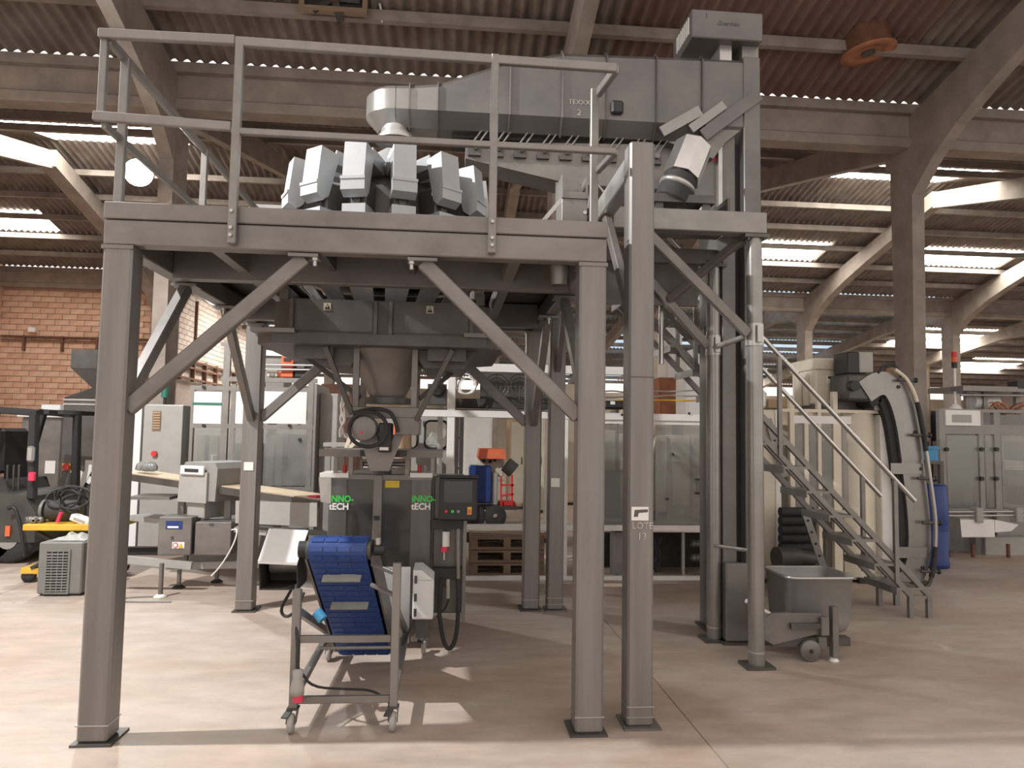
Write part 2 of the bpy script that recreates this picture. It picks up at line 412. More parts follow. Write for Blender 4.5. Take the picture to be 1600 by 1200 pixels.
# orange brick end wall left, at the far valley
wall_bricks('wall_back', 'mortar', ['brick','brick','brick2','brick3'], -14.9, -9.86, 1.5, 6.15, Matrix.Translation((0, 25.1, 0)))
# white side wall going back from the corner column
Mw = Matrix.Translation((-9.45, 25.4, 0)) @ Matrix.Rotation(math.pi/2, 4, 'Z')
wall_bricks('wall_left', 'white_mortar', ['white_brick','white_brick','white_brick2'], 0, 12.5, 3.4, 6.5, Mw)
MB().box(-9.6, 33.6, 43.5, 43.8, 0, 4.2).build('wall_far', 'cream_dark', None, kind='structure')
MB().box(-15.0, -14.7, 4, 25.1, 0, 8.0).build('wall_left_side', 'brick', None, kind='structure')
MB().box(33.6, 33.9, 14, 43.5, 0, 7.4).build('wall_right', 'white_mortar', None, kind='structure')
MB().box(-14.9, -9.86, 25.0, 25.14, 6.15, 6.75).build('trim_3', 'concrete', None, kind='structure')
# pipes and junction box on the brick wall
t = thing('wall_conduit', 'thin rusty service pipe with brackets along the orange brick wall', 'pipe', (-12, 24.95, 4.5))
MB().cyl((-14.6,24.98,4.52), (-9.9,24.98,4.52), .035, 8).cyl((-14.6,24.98,4.40), (-9.9,24.98,4.40), .025, 8).build('pipe', 'rust', t)
for x in (-13.9, -12.7, -11.6, -10.6): MB().box(x-.03, x+.03, 24.93, 25.05, 4.05, 4.56).build('bracket', 'rust', t)
a, b, z0, z1 = rect(44, 511, 55, 519, 24.9)
tag(MB().box(a, b, 24.86, 25.05, z0, z1, .02).build('junction_box', 'white_paint'), 'small white junction box on the orange brick wall above the pipe', 'box')
t = thing('cable_tray', 'rusty ladder rack of pipes along the white brick side wall', 'rack', (-9.3, 30, 3.4))
for z in (3.35, 3.75, 4.0): MB().box(-9.35, -9.25, 25.6, 37, z, z+.07).build('rail', 'rust', t)
for y in (26, 27.3, 28.6, 29.9, 31.2, 32.5, 33.8): MB().box(-9.38, -9.24, y, y+.07, 3.3, 4.1).build('bracket', 'rust', t)
tag(MB().cyl((-9.35,27.6,4.3), (-9.35,27.6,6.3), .05, 8).build('drain_pipe', 'rust'), 'dark vertical pipe on the white brick side wall', 'pipe')
# ================================================================ weigher platform
X0, X1, Y0, Y1 = -1.83, .86, 3.94, 6.83; ZB, ZM, ZD = 2.56, 2.695, 2.79; LG = .15
plat = thing('weigher_platform', 'large square steel platform on four posts carrying the round weigher', 'platform', ((X0+X1)/2, (Y0+Y1)/2, 0))
def bolt(m, p, d, r=.012, l=.02): p = V(p); m.cyl(p, p + V(d)*l, r, 6)
for (x, y) in ((X0, Y0), (X1-LG, Y0), (X0, Y1-LG), (X1-LG, Y1-LG)):
    lg = MB().box(x, x+LG, y, y+LG, .012, ZB, .012).build('leg', 'steel_v', plat)
    sx = 1 if x < -1 else -1
    MB().box(x-.03 if sx < 0 else x-.02, x+LG+.03 if sx > 0 else x+LG+.02, y-.02, y+LG+.05, 0, .012).build('base_plate', 'steel_dark', lg)
    MB().box(x-.004, x+LG+.004, y-.004, y+LG+.004, .095, .101).build('weld_seam', 'steel_bright', lg)
    MB().box(x-.006, x+LG+.006, y-.006, y+LG+.006, ZB-.022, ZB-.002).build('cap_plate', 'steel', lg)
BW = .10
a, b, z0, z1 = rect(381, 722, 396, 735, Y1-LG-.003); MB().box(a, b, Y1-LG-.006, Y1-LG-.002, z0, z1).build('paper_label', 'paper', plat)
MB().box(X0, X1, Y0, Y0+BW, ZB, ZM, .006).build('front_beam', 'steel', plat)
MB().box(X0, X1, Y1-BW, Y1, ZB, ZM, .006).build('rear_beam', 'steel', plat)
for x in (X0, X1-BW): MB().box(x, x+BW, Y0+BW, Y1-BW, ZB, ZM, .006).build('side_beam', 'steel', plat)
MB().box(X0-.005, X1+.005, Y0-.006, Y0+.05, ZM+.004, ZD, .005).build('deck_edge', 'steel', plat)
MB().box(X0-.005, X1+.005, Y1-.05, Y1+.006, ZM+.004, ZD, .005).build('deck_edge', 'steel', plat)
for x in (X0-.005, X1-.045): MB().box(x, x+.05, Y0+.05, Y1-.05, ZM+.004, ZD, .005).build('deck_edge', 'steel', plat)
# deck plates around the weigher opening
OX0, OX1, OY0, OY1 = -1.22, .26, 4.76, 6.24
for (a, b, c, d) in ((X0+.05, X1-.05, Y0+.05, OY0), (X0+.05, X1-.05, OY1, Y1-.05), (X0+.05, OX0, OY0, OY1), (OX1, X1-.05, OY0, OY1)):
    MB().box(a, b, c, d, ZM+.05, ZM+.065).build('deck_plate', 'steel_dark', plat)
for y in (4.64, 6.28): MB().box(X0+BW, X1-BW, y, y+.09, ZB-.03, ZM+.04, .004).build('cross_beam', 'steel', plat)
for x in (-1.30, .36): MB().box(x-.035, x+.035, Y0+BW, Y1-BW, ZB+.02, ZM+.03, .004).build('joist', 'steel', plat)
for x in (-.75, -.25):
    MB().box(x-.02, x+.02, Y0+BW, 4.64, ZB+.05, ZM+.03).build('joist', 'steel_dark', plat)
# diagonal braces with end plates
def brace(p0, p1, up, parent, w=.082, h=.06, plate=True, mat='steel'):
    b = MB().bar(p0, p1, w, h, up, .006).build('brace', mat, parent)
    if plate:
        p1 = V(p1); p0 = V(p0); m = MB().box(p1.x-.08, p1.x+.08, p1.y-.06, p1.y+.06, p1.z-.004, p1.z+.014)
        e = m.build('end_plate', 'steel', b); m = MB()
        dx = .06 if p1.x > p0.x else -.06
        if abs(p1.x-p0.x) < .05: dx = 0
        m.cyl((p1.x+dx, p1.y-.035, p1.z-.05), (p1.x+dx, p1.y-.035, p1.z+.0), .012, 6); m.cyl((p1.x+dx, p1.y-.035, p1.z-.02), (p1.x+dx, p1.y-.035, p1.z-.004), .02, 6)
        m.build('bolt', 'steel_bright', b)
yf, yb = Y0+.07, Y1-.07; xl, xr = X0+.075, X1-.075
brace((X0+LG-.01, yf, 1.70), (-.80, yf, ZB-.02), (0,1,0), plat); brace((X1-LG+.01, yf, 1.70), (-.16, yf, ZB-.02), (0,1,0), plat)
brace((X0+LG-.01, yb, 1.70), (-.80, yb, ZB-.02), (0,1,0), plat); brace((X1-LG+.01, yb, 1.70), (-.16, yb, ZB-.02), (0,1,0), plat)
brace((xl, Y0+LG-.01, 1.70), (xl, Y0+1.02, ZB-.02), (1,0,0), plat, mat='steel_v'); brace((xr, Y0+LG-.01, 1.70), (xr, Y0+1.02, ZB-.02), (1,0,0), plat, mat='steel_v')
brace((xl, Y1-LG+.01, 1.70), (xl, Y1-1.02, ZB-.02), (1,0,0), plat, mat='steel_v'); brace((xr, Y1-LG+.01, 1.70), (xr, Y1-1.02, ZB-.02), (1,0,0), plat, mat='steel_v')
for x in (.60, .70): pass
MB().lathe([(.045,.0),(.055,.11)], (.62, Y0+.18, ZB-.10), 12).build('drain_cone', 'steel', plat)
# railing: flat bars
yr = 3.91; R = .042
def rail(name, p0, p1, parent, w=.04, h=.04): return MB().bar(p0, p1, w, h, (0,0,1), .004).build(name, 'galv', parent)
rf = MB().bar((-1.19, yr, 3.685), (.90, yr, 3.665), .035, .05, (0,0,1), .004).build('front_railing', 'galv', plat)
MB().bar((-1.19, yr, 3.19), (.90, yr, 3.185), .035, .035, (0,0,1), .004).build('middle_rail', 'galv', rf)
for x in (-1.165, .215):
    p = MB().box(x-.022, x+.022, yr-.02, yr+.02, 2.58, 3.70, .004).build('rail_post', 'galv', rf)
    m = MB()
    for z in (2.62, 2.75): m.cyl((x, yr-.035, z), (x, yr-.02, z), .010, 6)
    # (bolt heads belong to the post)
    m.cyl((x, yr-.035, 2.66), (x, yr-.02, 2.66), .010, 6)
    b = m.build('rail_bolt', 'steel_bright', rf)
MB().bar((.90, yr, 3.665), (.86, 4.22, 3.665), .035, .05, (0,0,1), .004).build('corner_rail', 'galv', rf)
MB().bar((.90, yr, 3.185), (.86, 4.22, 3.185), .035, .035, (0,0,1), .004).build('corner_rail', 'galv', rf)
MB().box(.815, .862, 4.20, 4.24, ZD, 3.69, .004).build('rail_post', 'galv', rf)
rl = MB().bar((-1.895, yr, 3.685), (-1.19, yr, 3.692), .035, .05, (0,0,1), .004).build('corner_railing', 'galv', plat)
MB().bar((-1.90, yr, 3.235), (-1.19, yr, 3.215), .03, .05, (0,0,1), .004).build('middle_rail', 'galv', rl)
MB().box(-1.89, -1.855, yr+.005, yr+.04, 3.22, 3.68, .004).build('rail_post', 'galv', rl)
rs = MB().bar((-1.855, yr+.02, 3.665), (-1.84, 6.80, 3.66), .035, .05, (0,0,1), .004).build('side_railing', 'galv', plat)
MB().bar((-1.855, yr+.02, 3.20), (-1.84, 6.80, 3.19), .03, .04, (0,0,1), .004).build('middle_rail', 'galv', rs)
for y in (4.12, 5.45, 6.76): MB().box(-1.865, -1.82, y-.02, y+.02, ZD, 3.66, .004).build('rail_post', 'galv', rs)
rb = MB().bar((-1.84, 6.81, 3.66), (.2, 6.81, 3.66), .035, .05, (0,0,1), .004).build('rear_railing', 'galv', plat)
MB().bar((-1.84, 6.81, 3.20), (.2, 6.81, 3.20), .03, .04, (0,0,1), .004).build('middle_rail', 'galv', rb)
for x in (-.6, .2): MB().box(x-.02, x+.02, 6.79, 6.83, ZD, 3.66, .004).build('rail_post', 'galv', rb)

# ================================================================ multihead weigher
WX, WY = -.49, 5.5
wg = thing('multihead_weigher', 'round multihead weigher with a ring of pale steel buckets on the platform', 'weigher', (WX, WY, ZD))
MB().lathe([(.0,.62),(.30,.62),(.46,.50),(.50,.10),(.50,-.02),(.0,-.02)], (WX, WY, ZM+.12), 28).build('centre_body', 'steel_dark', wg)
MB().lathe([(.0,.95),(.04,.94),(.34,.72),(.36,.68),(.2,.66),(0,.66)], (WX, WY, ZM+.12), 28).build('top_cone', 'weigher', wg)
MB().lathe([(.55,.02),(.74,.0),(.74,-.05),(.55,-.05)], (WX, WY, ZD+.02), 28).build('base_ring', 'steel', wg)
NH = 14
for k in range(NH):
    a = -math.pi/2 + (k+.5)*2*math.pi/NH
    M = Matrix.Translation((WX, WY, 0)) @ Matrix.Rotation(a, 4, 'Z')
    # radial feeder pan
    MB(M).prism([(-.06,3.44),(.06,3.44),(.075,3.53),(.065,3.53),(.052,3.45),(-.052,3.45),(-.065,3.53),(-.075,3.53)], 0, .30, .60).build('feeder_pan', 'weigher', wg)
    MB(M).box(.42, .66, -.055, .055, 2.92, 3.30, .01).build('drive_box', 'steel_dark', wg)
    # upper bucket: back slopes in, front plate tall
    u = MB(M).prism([(.57,3.50),(.735,3.52),(.765,3.27),(.765,3.19),(.70,3.16),(.66,3.19)], 1, -.075, .075).build('feed_bucket', 'weigher', wg)
    MB(M).box(.755, .778, -.085, .085, 3.255, 3.275).build('bucket_rim', 'weigher', u)
    MB(M).prism([(.70,3.275),(.772,3.27),(.772,3.185),(.71,3.15)], 1, -.083, .083).build('bucket_door', 'weigher', u)
    l = MB(M).prism([(.56,3.10),(.74,3.10),(.74,2.86),(.66,2.80),(.60,2.84)], 1, -.08, .08).build('weigh_bucket', 'weigher', wg)
    MB(M).cyl((.55,0,3.14), (.68,0,3.14), .025, 8).build('bucket_pin', 'steel_dark', wg)
# collecting chutes seen under the deck
for k in range(NH):
    a = -math.pi/2 + (k+.5)*2*math.pi/NH; M = Matrix.Translation((WX, WY, 0)) @ Matrix.Rotation(a, 4, 'Z')
    MB(M).add([(.66,-.10,2.72),(.66,.10,2.72),(.40,.06,2.42),(.40,-.06,2.42),(.665,-.10,2.72),(.665,.10,2.72),(.405,.06,2.41),(.405,-.06,2.41)], [(0,1,2,3),(7,6,5,4),(0,4,5,1),(2,6,7,3),(1,5,6,2),(0,3,7,4)]).build('chute', 'weigher', wg)
t = thing('signal_lamp', 'small dark cylinder lamp on the platform left of the weigher', 'lamp', (-1.28, 5.2, ZD))
MB().cyl((-1.28,5.2,ZM+.065), (-1.28,5.2,2.96), .025, 10).build('stem', 'steel_dark', t); MB().cyl((-1.28,5.2,2.96), (-1.28,5.2,3.12), .05, 14).build('body', 'black', t)
MB().cyl((-1.28,5.2,3.12), (-1.28,5.2,3.14), .055, 14).build('cap', 'steel_bright', t)
# small hopper box at the right of the platform
a, b, z0, z1 = rect(878, 272, 918, 342, 5.35)
t = thing('transfer_hopper', 'small open steel hopper box at the right end of the platform deck', 'hopper', ((a+b)/2, 5.5, ZD))
m = MB(); zm = z0 + (z1-z0)*.45
m.box(a, b, 5.35, 5.65, z0-.06, zm, .004); m.build('lower_box', 'steel', t)
m = MB().box(a, a+.012, 5.33, 5.7, zm, z1).box(b-.012, b, 5.33, 5.7, zm, z1).box(a, b, 5.68, 5.70, zm, z1+.05).box(a, b, 5.34, 5.352, zm, zm+.05); m.build('hood', 'steel', t)
MB().box(a+.03, b-.03, 5.36, 5.62, zm-.01, zm+.006).build('inlet', 'black', t)
MB().bar((a+.02,5.36,zm+.02), (a-.16,5.36,z0-.05), .03, .012, (0,1,0)).build('side_chute', 'steel_bright', t)
MB().path([(b+.01,5.42,zm-.05),(b+.04,5.42,zm+.16),(b+.07,5.42,zm+.17),(b+.22,5.42,zm-.02)], .012, 8).build('handle', 'steel_bright', t)
MB().cyl((b-.02,5.34,z0+.05), (b-.02,5.352,z0+.05), .015, 8).build('bolt', 'steel_bright', t)
# ================================================================ bucket elevator
EY0, EY1 = 5.60, 6.10; EYC = 5.85
el = thing('bucket_elevator', 'long steel bucket elevator with rounded spout above the weigher and tall leg', 'elevator', (2.34, EYC, 0))
def body(xa, xb, ta, tb, mat='steel'):
    """folded housing segment between xa and xb, tops ta/tb, real thickness across Y"""
    vs = []
    for x, t in ((xa, ta), (xb, tb)):
        vs += [(x,EY0+.10,4.02),(x,EY0,4.13),(x,EY0,t-.02),(x,EY0+.04,t+.02),(x,EY1-.04,t+.02),(x,EY1,t-.02),(x,EY1,4.13),(x,EY1-.10,4.02)]
    n = 8; return MB().add(vs, [(i, (i+1) % n, n+(i+1) % n, n+i) for i in range(n)][::1] + [tuple(range(n))[::-1], tuple(range(n, 2*n))])
segs = [(-.47,-.36,4.31,4.315),(-.36,-.14,4.315,4.34),(-.14,.43,4.34,4.56),(.43,.85,4.56,4.655),(.85,1.21,4.655,4.665),(1.21,1.62,4.665,4.675),(1.62,2.0,4.675,4.685),(2.0,2.48,4.685,4.69)]
for i, (xa, xb, ta, tb) in enumerate(segs):
    body(xa+.004, xb-.004, ta, tb).build('housing_panel', 'steel_elev_shade' if i > 1 else 'steel_soft', el)
    if i: # folded joint flange
        x = xa; t_ = ta
        MB().prism([(EY0+.09,4.0),(EY0-.022,4.12),(EY0-.022,t_-.01),(EY0+.03,t_+.042),(EY1-.03,t_+.042),(EY1+.022,t_-.01),(EY1+.022,4.12),(EY1-.09,4.0)], 0, x-.006, x+.006).build('joint_flange', 'steel_dark' if i > 4 else 'steel', el)
# rounded end, half drum in plan
n = 20; vs = []
prof = [(.15,4.02),(.25,4.13),(.25,4.29),(.21,4.33)]
for (r, z) in prof:
    for k in range(n+1):
        a = math.pi/2 + math.pi*k/n; vs.append((-.47 + r*math.cos(a), EYC + r*math.sin(a), z))
m = MB()
for j in range(len(prof)-1): m.add(vs[j*(n+1):(j+2)*(n+1)], [(k, n+1+k, n+1+k+1, k+1) for k in range(n)], True)
m.add([vs[3*(n+1)+k] for k in range(n+1)], [tuple(range(n+1))[::-1]]); m.add([vs[k] for k in range(n+1)], [tuple(range(n+1))])
m.build('rounded_end', 'steel_soft', el)
MB().lathe([(.125,.10),(.125,.02),(.175,-.045),(.170,-.052),(.118,.02),(.118,.10)], (-.47, EYC-.05, 3.98), 28).build('discharge_spout', 'steel_bright', el)
# sight window and chalk writing
a, b, z0, z1 = rect(955, 157, 974, 178, EY0-.02)
wn = MB().box(a, b, EY0-.035, EY0+.01, z0, z1, .015).build('sight_window', 'black', el)
text('TEXXX', 'chalk', el, FRONT(.90, EY0-.004, 4.24), .055, 'chalk_writing'); text('2', 'chalk', el, FRONT(.97, EY0-.004, 4.15), .07, 'chalk_writing')
# vertical leg: two side columns and a dark slot
MB().box(2.185, 2.30, EY0+.06, EY1+.1, .02, 4.10, .006).build('leg_column', 'steel_elev_shade', el)
MB().box(2.345, 2.487, EY0-.012, EY1+.012, .02, 4.72, .006).build('leg_column', 'steel_elev_shade', el)
MB().box(2.30, 2.345, EY0+.10, EY1, .02, 4.2).build('belt_slot', 'black', el)
MB().box(2.15, 2.52, EY0-.04, EY1+.12, 0, .02).build('foot_plate', 'steel_dark', el)
MB().prism([(2.0,4.02),(2.345,4.42),(2.345,4.12),(2.2,4.0),(2.1,3.86),(1.72,3.98)], 1, EY0+.02, EY1-.02).build('corner_housing', 'steel', el)
# inclined mirror guide plates at the corner
MB().bar((1.66,EY0-.015,4.045), (1.98,EY0-.015,4.24), .085, .02, (0,1,0)).build('guide_strip', 'steel_soft', el)
MB().bar((1.90,EY0-.015,4.08), (2.18,EY0-.015,4.30), .07, .02, (0,1,0)).build('guide_strip', 'steel_soft', el)
MB().bar((2.0,EY0-.02,4.03), (2.47,EY0-.02,4.40), .10, .025, (0,1,0)).build('cover_plate', 'steel_elev_shade', el)
# drive cover on top
mc = MB().box(1.90, 2.50, EY0-.04, EY1-.05, 4.84, 5.08, .008).build('motor_cover', 'steel_elev_shade', el)
m = MB()
for k in range(7): m.box(1.894, 1.90, EY0+.02+k*.05, EY0+.045+k*.05, 4.90, 5.04)
m.build('vent_slot', 'white_paint', mc)
MB().box(2.17, 2.27, EY0+.05, EY0+.3, 4.70, 4.84).build('cover_bracket', 'steel_bright', mc)
MB().box(2.36, 2.5, EY0+.05, EY1-.1, 4.70, 4.84).build('cover_bracket', 'galv', mc)
# the maker's name in script, hardly legible
text('Guerman', 'steel_dark', mc, FRONT(2.11, EY0-.043, 4.955) @ Matrix(((1,.25,0,0),(0,1,0,0),(0,0,1,0),(0,0,0,1))), .05, 'script_lettering')
MB().box(2.02, 2.03, EY0-.043, EY0-.04, 5.01, 5.05).build('small_mark', 'steel_dark', mc)
# side panel by the leg with warning stickers
MB().box(1.86, 2.19, EY0+.10, EY0+.115, 3.42, 4.03).build('side_panel', 'steel_elev_shade', el)
a, b, z0, z1 = rect(1104, 236, 1123, 241, EY0+.09); MB().box(a, b, EY0+.096, EY0+.10, z0, z1).build('yellow_sticker', 'sticker_yellow', el)
a, b, z0, z1 = rect(1104, 245, 1123, 251, EY0+.09); MB().box(a, b, EY0+.096, EY0+.10, z0, z1).build('red_sticker', 'pink', el)
MB().box(2.155, 2.187, EY0+.05, EY0+.12, 3.30, 4.02).build('edge_strip', 'steel_bright', el)
# infeed foot of the elevator behind the bin
MB().box(2.18, 2.40, EY0-.02, EY0+.06, .02, .62, .01).build('foot_cover', 'steel', el)

# ================================================================ vibratory tray hung under the elevator
vt = thing('hanging_tray_conveyor', 'long steel tray hung on slanting rods under the elevator', 'conveyor', (.8, 5.85, 3.8))
YT = 5.72
MB().add([(.09,YT,3.80),(.09,YT,3.94),(1.85,YT,4.0),(1.85,YT,3.62),(.95,YT,3.63),(.09,YT+.3,3.80),(.09,YT+.3,3.94),(1.85,YT+.3,4.0),(1.85,YT+.3,3.62),(.95,YT+.3,3.63)],
         [(0,4,3,2,1),(5,6,7,8,9),(0,5,9,4),(4,9,8,3),(3,8,7,2),(2,7,6,1),(1,6,5,0)]).build('tray', 'steel', vt)
for k in range(9):
    x = .16 + k*.185
    r = MB().cyl((x-.03,YT-.02,3.90), (x+.075,YT-.02,4.06), .008, 6).cyl((x+.02,YT-.02,3.90), (x+.125,YT-.02,4.06), .008, 6).build('hanger_rods', 'galv', vt)
    MB().box(x-.05, x+.05, YT-.03, YT, 3.82, 3.90).build('clamp', 'steel_dark', vt)
    MB().cyl((x+.01,YT-.06,3.88), (x+.01,YT-.02,3.88), .022, 10).build('clamp_knob', 'steel', vt)
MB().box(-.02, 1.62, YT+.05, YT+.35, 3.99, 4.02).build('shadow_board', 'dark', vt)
# ================================================================ feeder support frame (second platform)
sf = thing('elevator_support_frame', 'tall steel frame of square posts and round pipes between platform and elevator leg', 'frame', (1.6, 5.3, 0))
def post(x, y, z1, w=.145):
    p = MB().box(x, x+w, y, y+w, .012, z1, .012).build('square_post', 'steel_v', sf)
    MB().box(x-.02, x+w+.04, y-.03, y+w+.04, 0, .012).build('base_plate', 'steel', p)
    MB().box(x-.003, x+w+.003, y-.003, y+w+.003, .115, .120).build('weld_seam', 'steel_bright', p)
    MB().box(x-.003, x+w+.003, y-.003, y+w+.003, .06, .064).build('weld_seam', 'steel_bright', p); return p
pf = post(1.01, 4.02, 3.30); pr = post(.93, 6.66, 3.06)
MB().box(1.03, 1.13, 4.165, 6.80, 3.14, 3.28, .006).build('long_beam', 'steel_bright', sf)
MB().box(1.004, 1.012, 4.03, 4.09, 2.72, 3.14).build('splice_plate', 'steel_bright', sf)
MB().box(1.13, 2.26, 4.98, 5.10, 3.07, 3.225, .006).build('cross_beam', 'galv', sf)
MB().box(1.13, 2.20, 5.66, 5.76, 3.0, 3.12, .006).build('cross_beam', 'steel', sf)
MB().box(1.13, 2.0, 5.72, 5.755, 2.66, 3.0).build('apron_plate', 'steel_dark', sf)
MB().box(2.14, 2.24, 5.10, 5.66, 3.07, 3.2, .006).build('side_beam', 'galv', sf)
MB().box(1.13, 2.14, 5.10, 5.66, 3.20, 3.215).build('deck_plate', 'steel_dark', sf)
for (x, y, z) in ((2.19, 5.05, 3.045), (2.13, 5.71, 2.98)):
    p = MB().cyl((x,y,.02), (x,y,z), .057, 18).build('round_pipe', 'steel_soft', sf)
    MB().box(x-.10, x+.10, y-.09, y+.09, 0, .02).build('base_plate', 'steel_dark', p)
    MB().cyl((x,y,.10), (x,y,.112), .06, 18).build('weld_ring', 'steel_bright', p)
    f = MB().box(x-.09, x+.09, y-.07, y+.07, z-.002, z+.022)
    for s in (-.06,.06): f.cyl((x+s,y-.05,z-.02), (x+s,y-.05,z+.05), .011, 6)
    f.build('top_flange', 'steel_dark', p)
    c = MB().cyl((x,y,2.26), (x,y,2.42), .063, 16).box(x-.02, x+.02, y-.10, y, 2.28, 2.40).build('clamp', 'steel_bright', p)
brace((2.13,5.02,2.34), (1.36,5.02,3.08), (0,1,0), sf, .07, .05, False); brace((2.08,5.70,2.33), (1.45,5.70,3.02), (0,1,0), sf, .07, .05, False)
brace((1.08,4.15,2.20), (1.08,4.98,3.15), (1,0,0), sf, .08, .05, False)
brace((1.0,6.66,2.2), (1.0,5.95,3.15), (1,0,0), sf, .08, .05, False)
brace((2.15,5.12,3.08), (1.75,5.66,2.70), (0,0,1), sf, .05, .06, False)
MB().cyl((2.17,5.03,2.345), (2.12,5.70,2.32), .022, 10).build('tie_tube', 'steel_bright', sf)
MB().cyl((2.17,5.05,.80), (2.12,5.70,.74), .015, 10).build('tie_tube', 'steel_bright', sf)
MB().cyl((1.755,5.9,2.2), (1.755,5.9,2.9), .022, 10).build('hand_post', 'steel_mirror', sf)
# writing and sticker on the front post
text('LOTE', 'chalk', sf, FRONT(1.03, 4.017, 1.085), .05, 'chalk_writing'); text('13', 'chalk', sf, FRONT(1.06, 4.017, 1.025), .055, 'chalk_writing')
st = MB().box(1.028, 1.125, 4.0165, 4.02, 1.13, 1.205).build('paper_label', 'paper', sf)
m = MB().prism([(1.04,1.15),(1.062,1.15),(1.068,1.172),(1.12,1.176),(1.12,1.192),(1.045,1.188)], 1, 4.0145, 4.0165); m.build('printed_shape', 'steel_dark', st)
MB().box(1.01, 1.156, 4.016, 4.02, 1.93, 1.935).build('tape_line', 'steel_dark', sf)
MB().box(.95, 1.03, 6.654, 6.66, 1.12, 1.2).build('paper_label', 'white_paint', sf)

# ================================================================ shiny feeder motor on the frame
fm = thing('feeder_motor', 'shiny faceted steel hood tilted over a round black motor', 'motor', (1.75, 5.35, 3.215))
M = Matrix.Translation((1.775, 5.30, 3.69)) @ Matrix.Rotation(.42, 4, 'Y') @ Matrix.Rotation(-.25, 4, 'X')
MB(M).lathe([(0,.17),(.135,.165),(.145,.15),(.145,-.17),(.13,-.17),(.13,.14)], (0,0,0), 8).build('hood', 'steel_mirror', fm)
for p in fm.children[0].data.polygons: p.use_smooth = False
M = Matrix.Translation((1.68, 5.27, 3.47)) @ Matrix.Rotation(.42, 4, 'Y')
MB(M).cyl((0,0,-.10), (0,0,.10), .13, 24).build('motor_body', 'rubber', fm)
MB(M).lathe([(.13,.0),(.142,.01),(.142,.03),(.13,.04)], (0,0,.0), 24).build('motor_ring', 'steel_bright', fm)
MB(M).lathe([(.0,-.115),(.10,-.11),(.13,-.10)], (0,0,0), 24).build('end_cap', 'steel', fm)
MB().box(1.45, 1.95, 5.18, 5.5, 3.34, 3.40).box(1.50, 1.56, 5.2, 5.45, 3.215, 3.34).box(1.86, 1.92, 5.2, 5.45, 3.215, 3.34).build('motor_base', 'steel_dark', fm)
t = thing('steel_pan', 'small curved steel pan on the support frame below the warning stickers', 'pan', (2.0, 5.3, 3.215))
MB().prism([(1.84,3.225),(1.93,3.40),(1.95,3.40),(1.88,3.24),(2.06,3.24),(2.06,3.40),(2.08,3.40),(2.08,3.225)], 1, 5.22, 5.5).build('pan_body', 'steel_dark', t)
MB().prism([(1.78,3.23),(1.84,3.225),(1.93,3.40),(1.92,3.41),(1.86,3.33)], 1, 5.21, 5.23).build('lip', 'steel_mirror', t)
# ================================================================ stairs
stt = thing('steel_staircase', 'steep open steel staircase with handrails rising to the left', 'staircase', (4.25, 6.6, 0))
XB_, ZB_ = 4.20, .20; XT, ZT = 1.45, 3.02
def sl(x): return ZB_ + (XB_-x)*(ZT-ZB_)/(XB_-XT)
for y in (6.36, 6.84):
    s = MB().bar((XB_,y,ZB_), (XT,y,ZT), .04, .05, (0,0,1), .004)
    s.box(XB_-.022, XB_+.022, y-.02, y+.02, 0, ZB_+.02); s.build('stringer', 'galv', stt)
    s = MB().bar((XB_+.175,y,ZB_-.0), (XT+.175,y,ZT), .04, .05, (0,0,1), .004)
    s.box(XB_+.153, XB_+.197, y-.02, y+.02, 0, ZB_+.02); s.build('stringer', 'galv', stt)
    MB().box(XB_, XB_+.175, y-.015, y+.015, ZB_-.03, ZB_).build('foot_tie', 'galv', stt)
for k in range(13):
    z = .26 + k*.215; x = XB_ - (z-ZB_)*(XB_-XT)/(ZT-ZB_)
    tr = MB().box(x-.08, x+.16, 6.34, 6.86, z-.012, z+.012).build('tread', 'galv', stt)
    MB().box(x-.08, x-.07, 6.34, 6.86, z-.05, z-.012).build('tread_lip', 'galv', tr)
for y in (6.34, 6.86):
    off = .90
    h = MB().cyl((4.25,y,sl(4.25)+off), (1.9,y,sl(1.9)+off), .021, 10).build('handrail', 'steel_mirror', stt)
    for x in (4.06, 2.98, 2.2): MB().box(x-.018, x+.018, y-.018, y+.018, sl(x)-.02, sl(x)+off-.01).build('handrail_post', 'galv', stt)
# second, slightly higher pair of rails on the near side
# ================================================================ tote bin
bn = thing('tote_bin', 'square stainless tote bin on a low wheeled frame beside the elevator foot', 'bin', (2.75, 5.55, 0))
cs = [at(1232,903,Z=.60), at(1343,906,Z=.60), at(1297,888,Z=.60), at(1190,885,Z=.60)]
bx0, bx1, by0, by1 = 2.53, 3.05, 5.25, 5.70
def ring(x0, x1, y0, y1, r, z, n=5):
    pts = []
    for (cx, cy, a0) in ((x1-r,y0+r,-90),(x1-r,y1-r,0),(x0+r,y1-r,90),(x0+r,y0+r,180)):
        for k in range(n+1):
            a = math.radians(a0 + 90*k/n); pts.append((cx+r*math.cos(a), cy+r*math.sin(a), z))
    return pts
def shell(rings, closed_bottom=True):
    m = MB(); n = len(rings[0]); vs = [p for r in rings for p in r]
    m.add(vs, [(j*n+i, j*n+(i+1) % n, (j+1)*n+(i+1) % n, (j+1)*n+i) for j in range(len(rings)-1) for i in range(n)], True)
    return m, vs, n
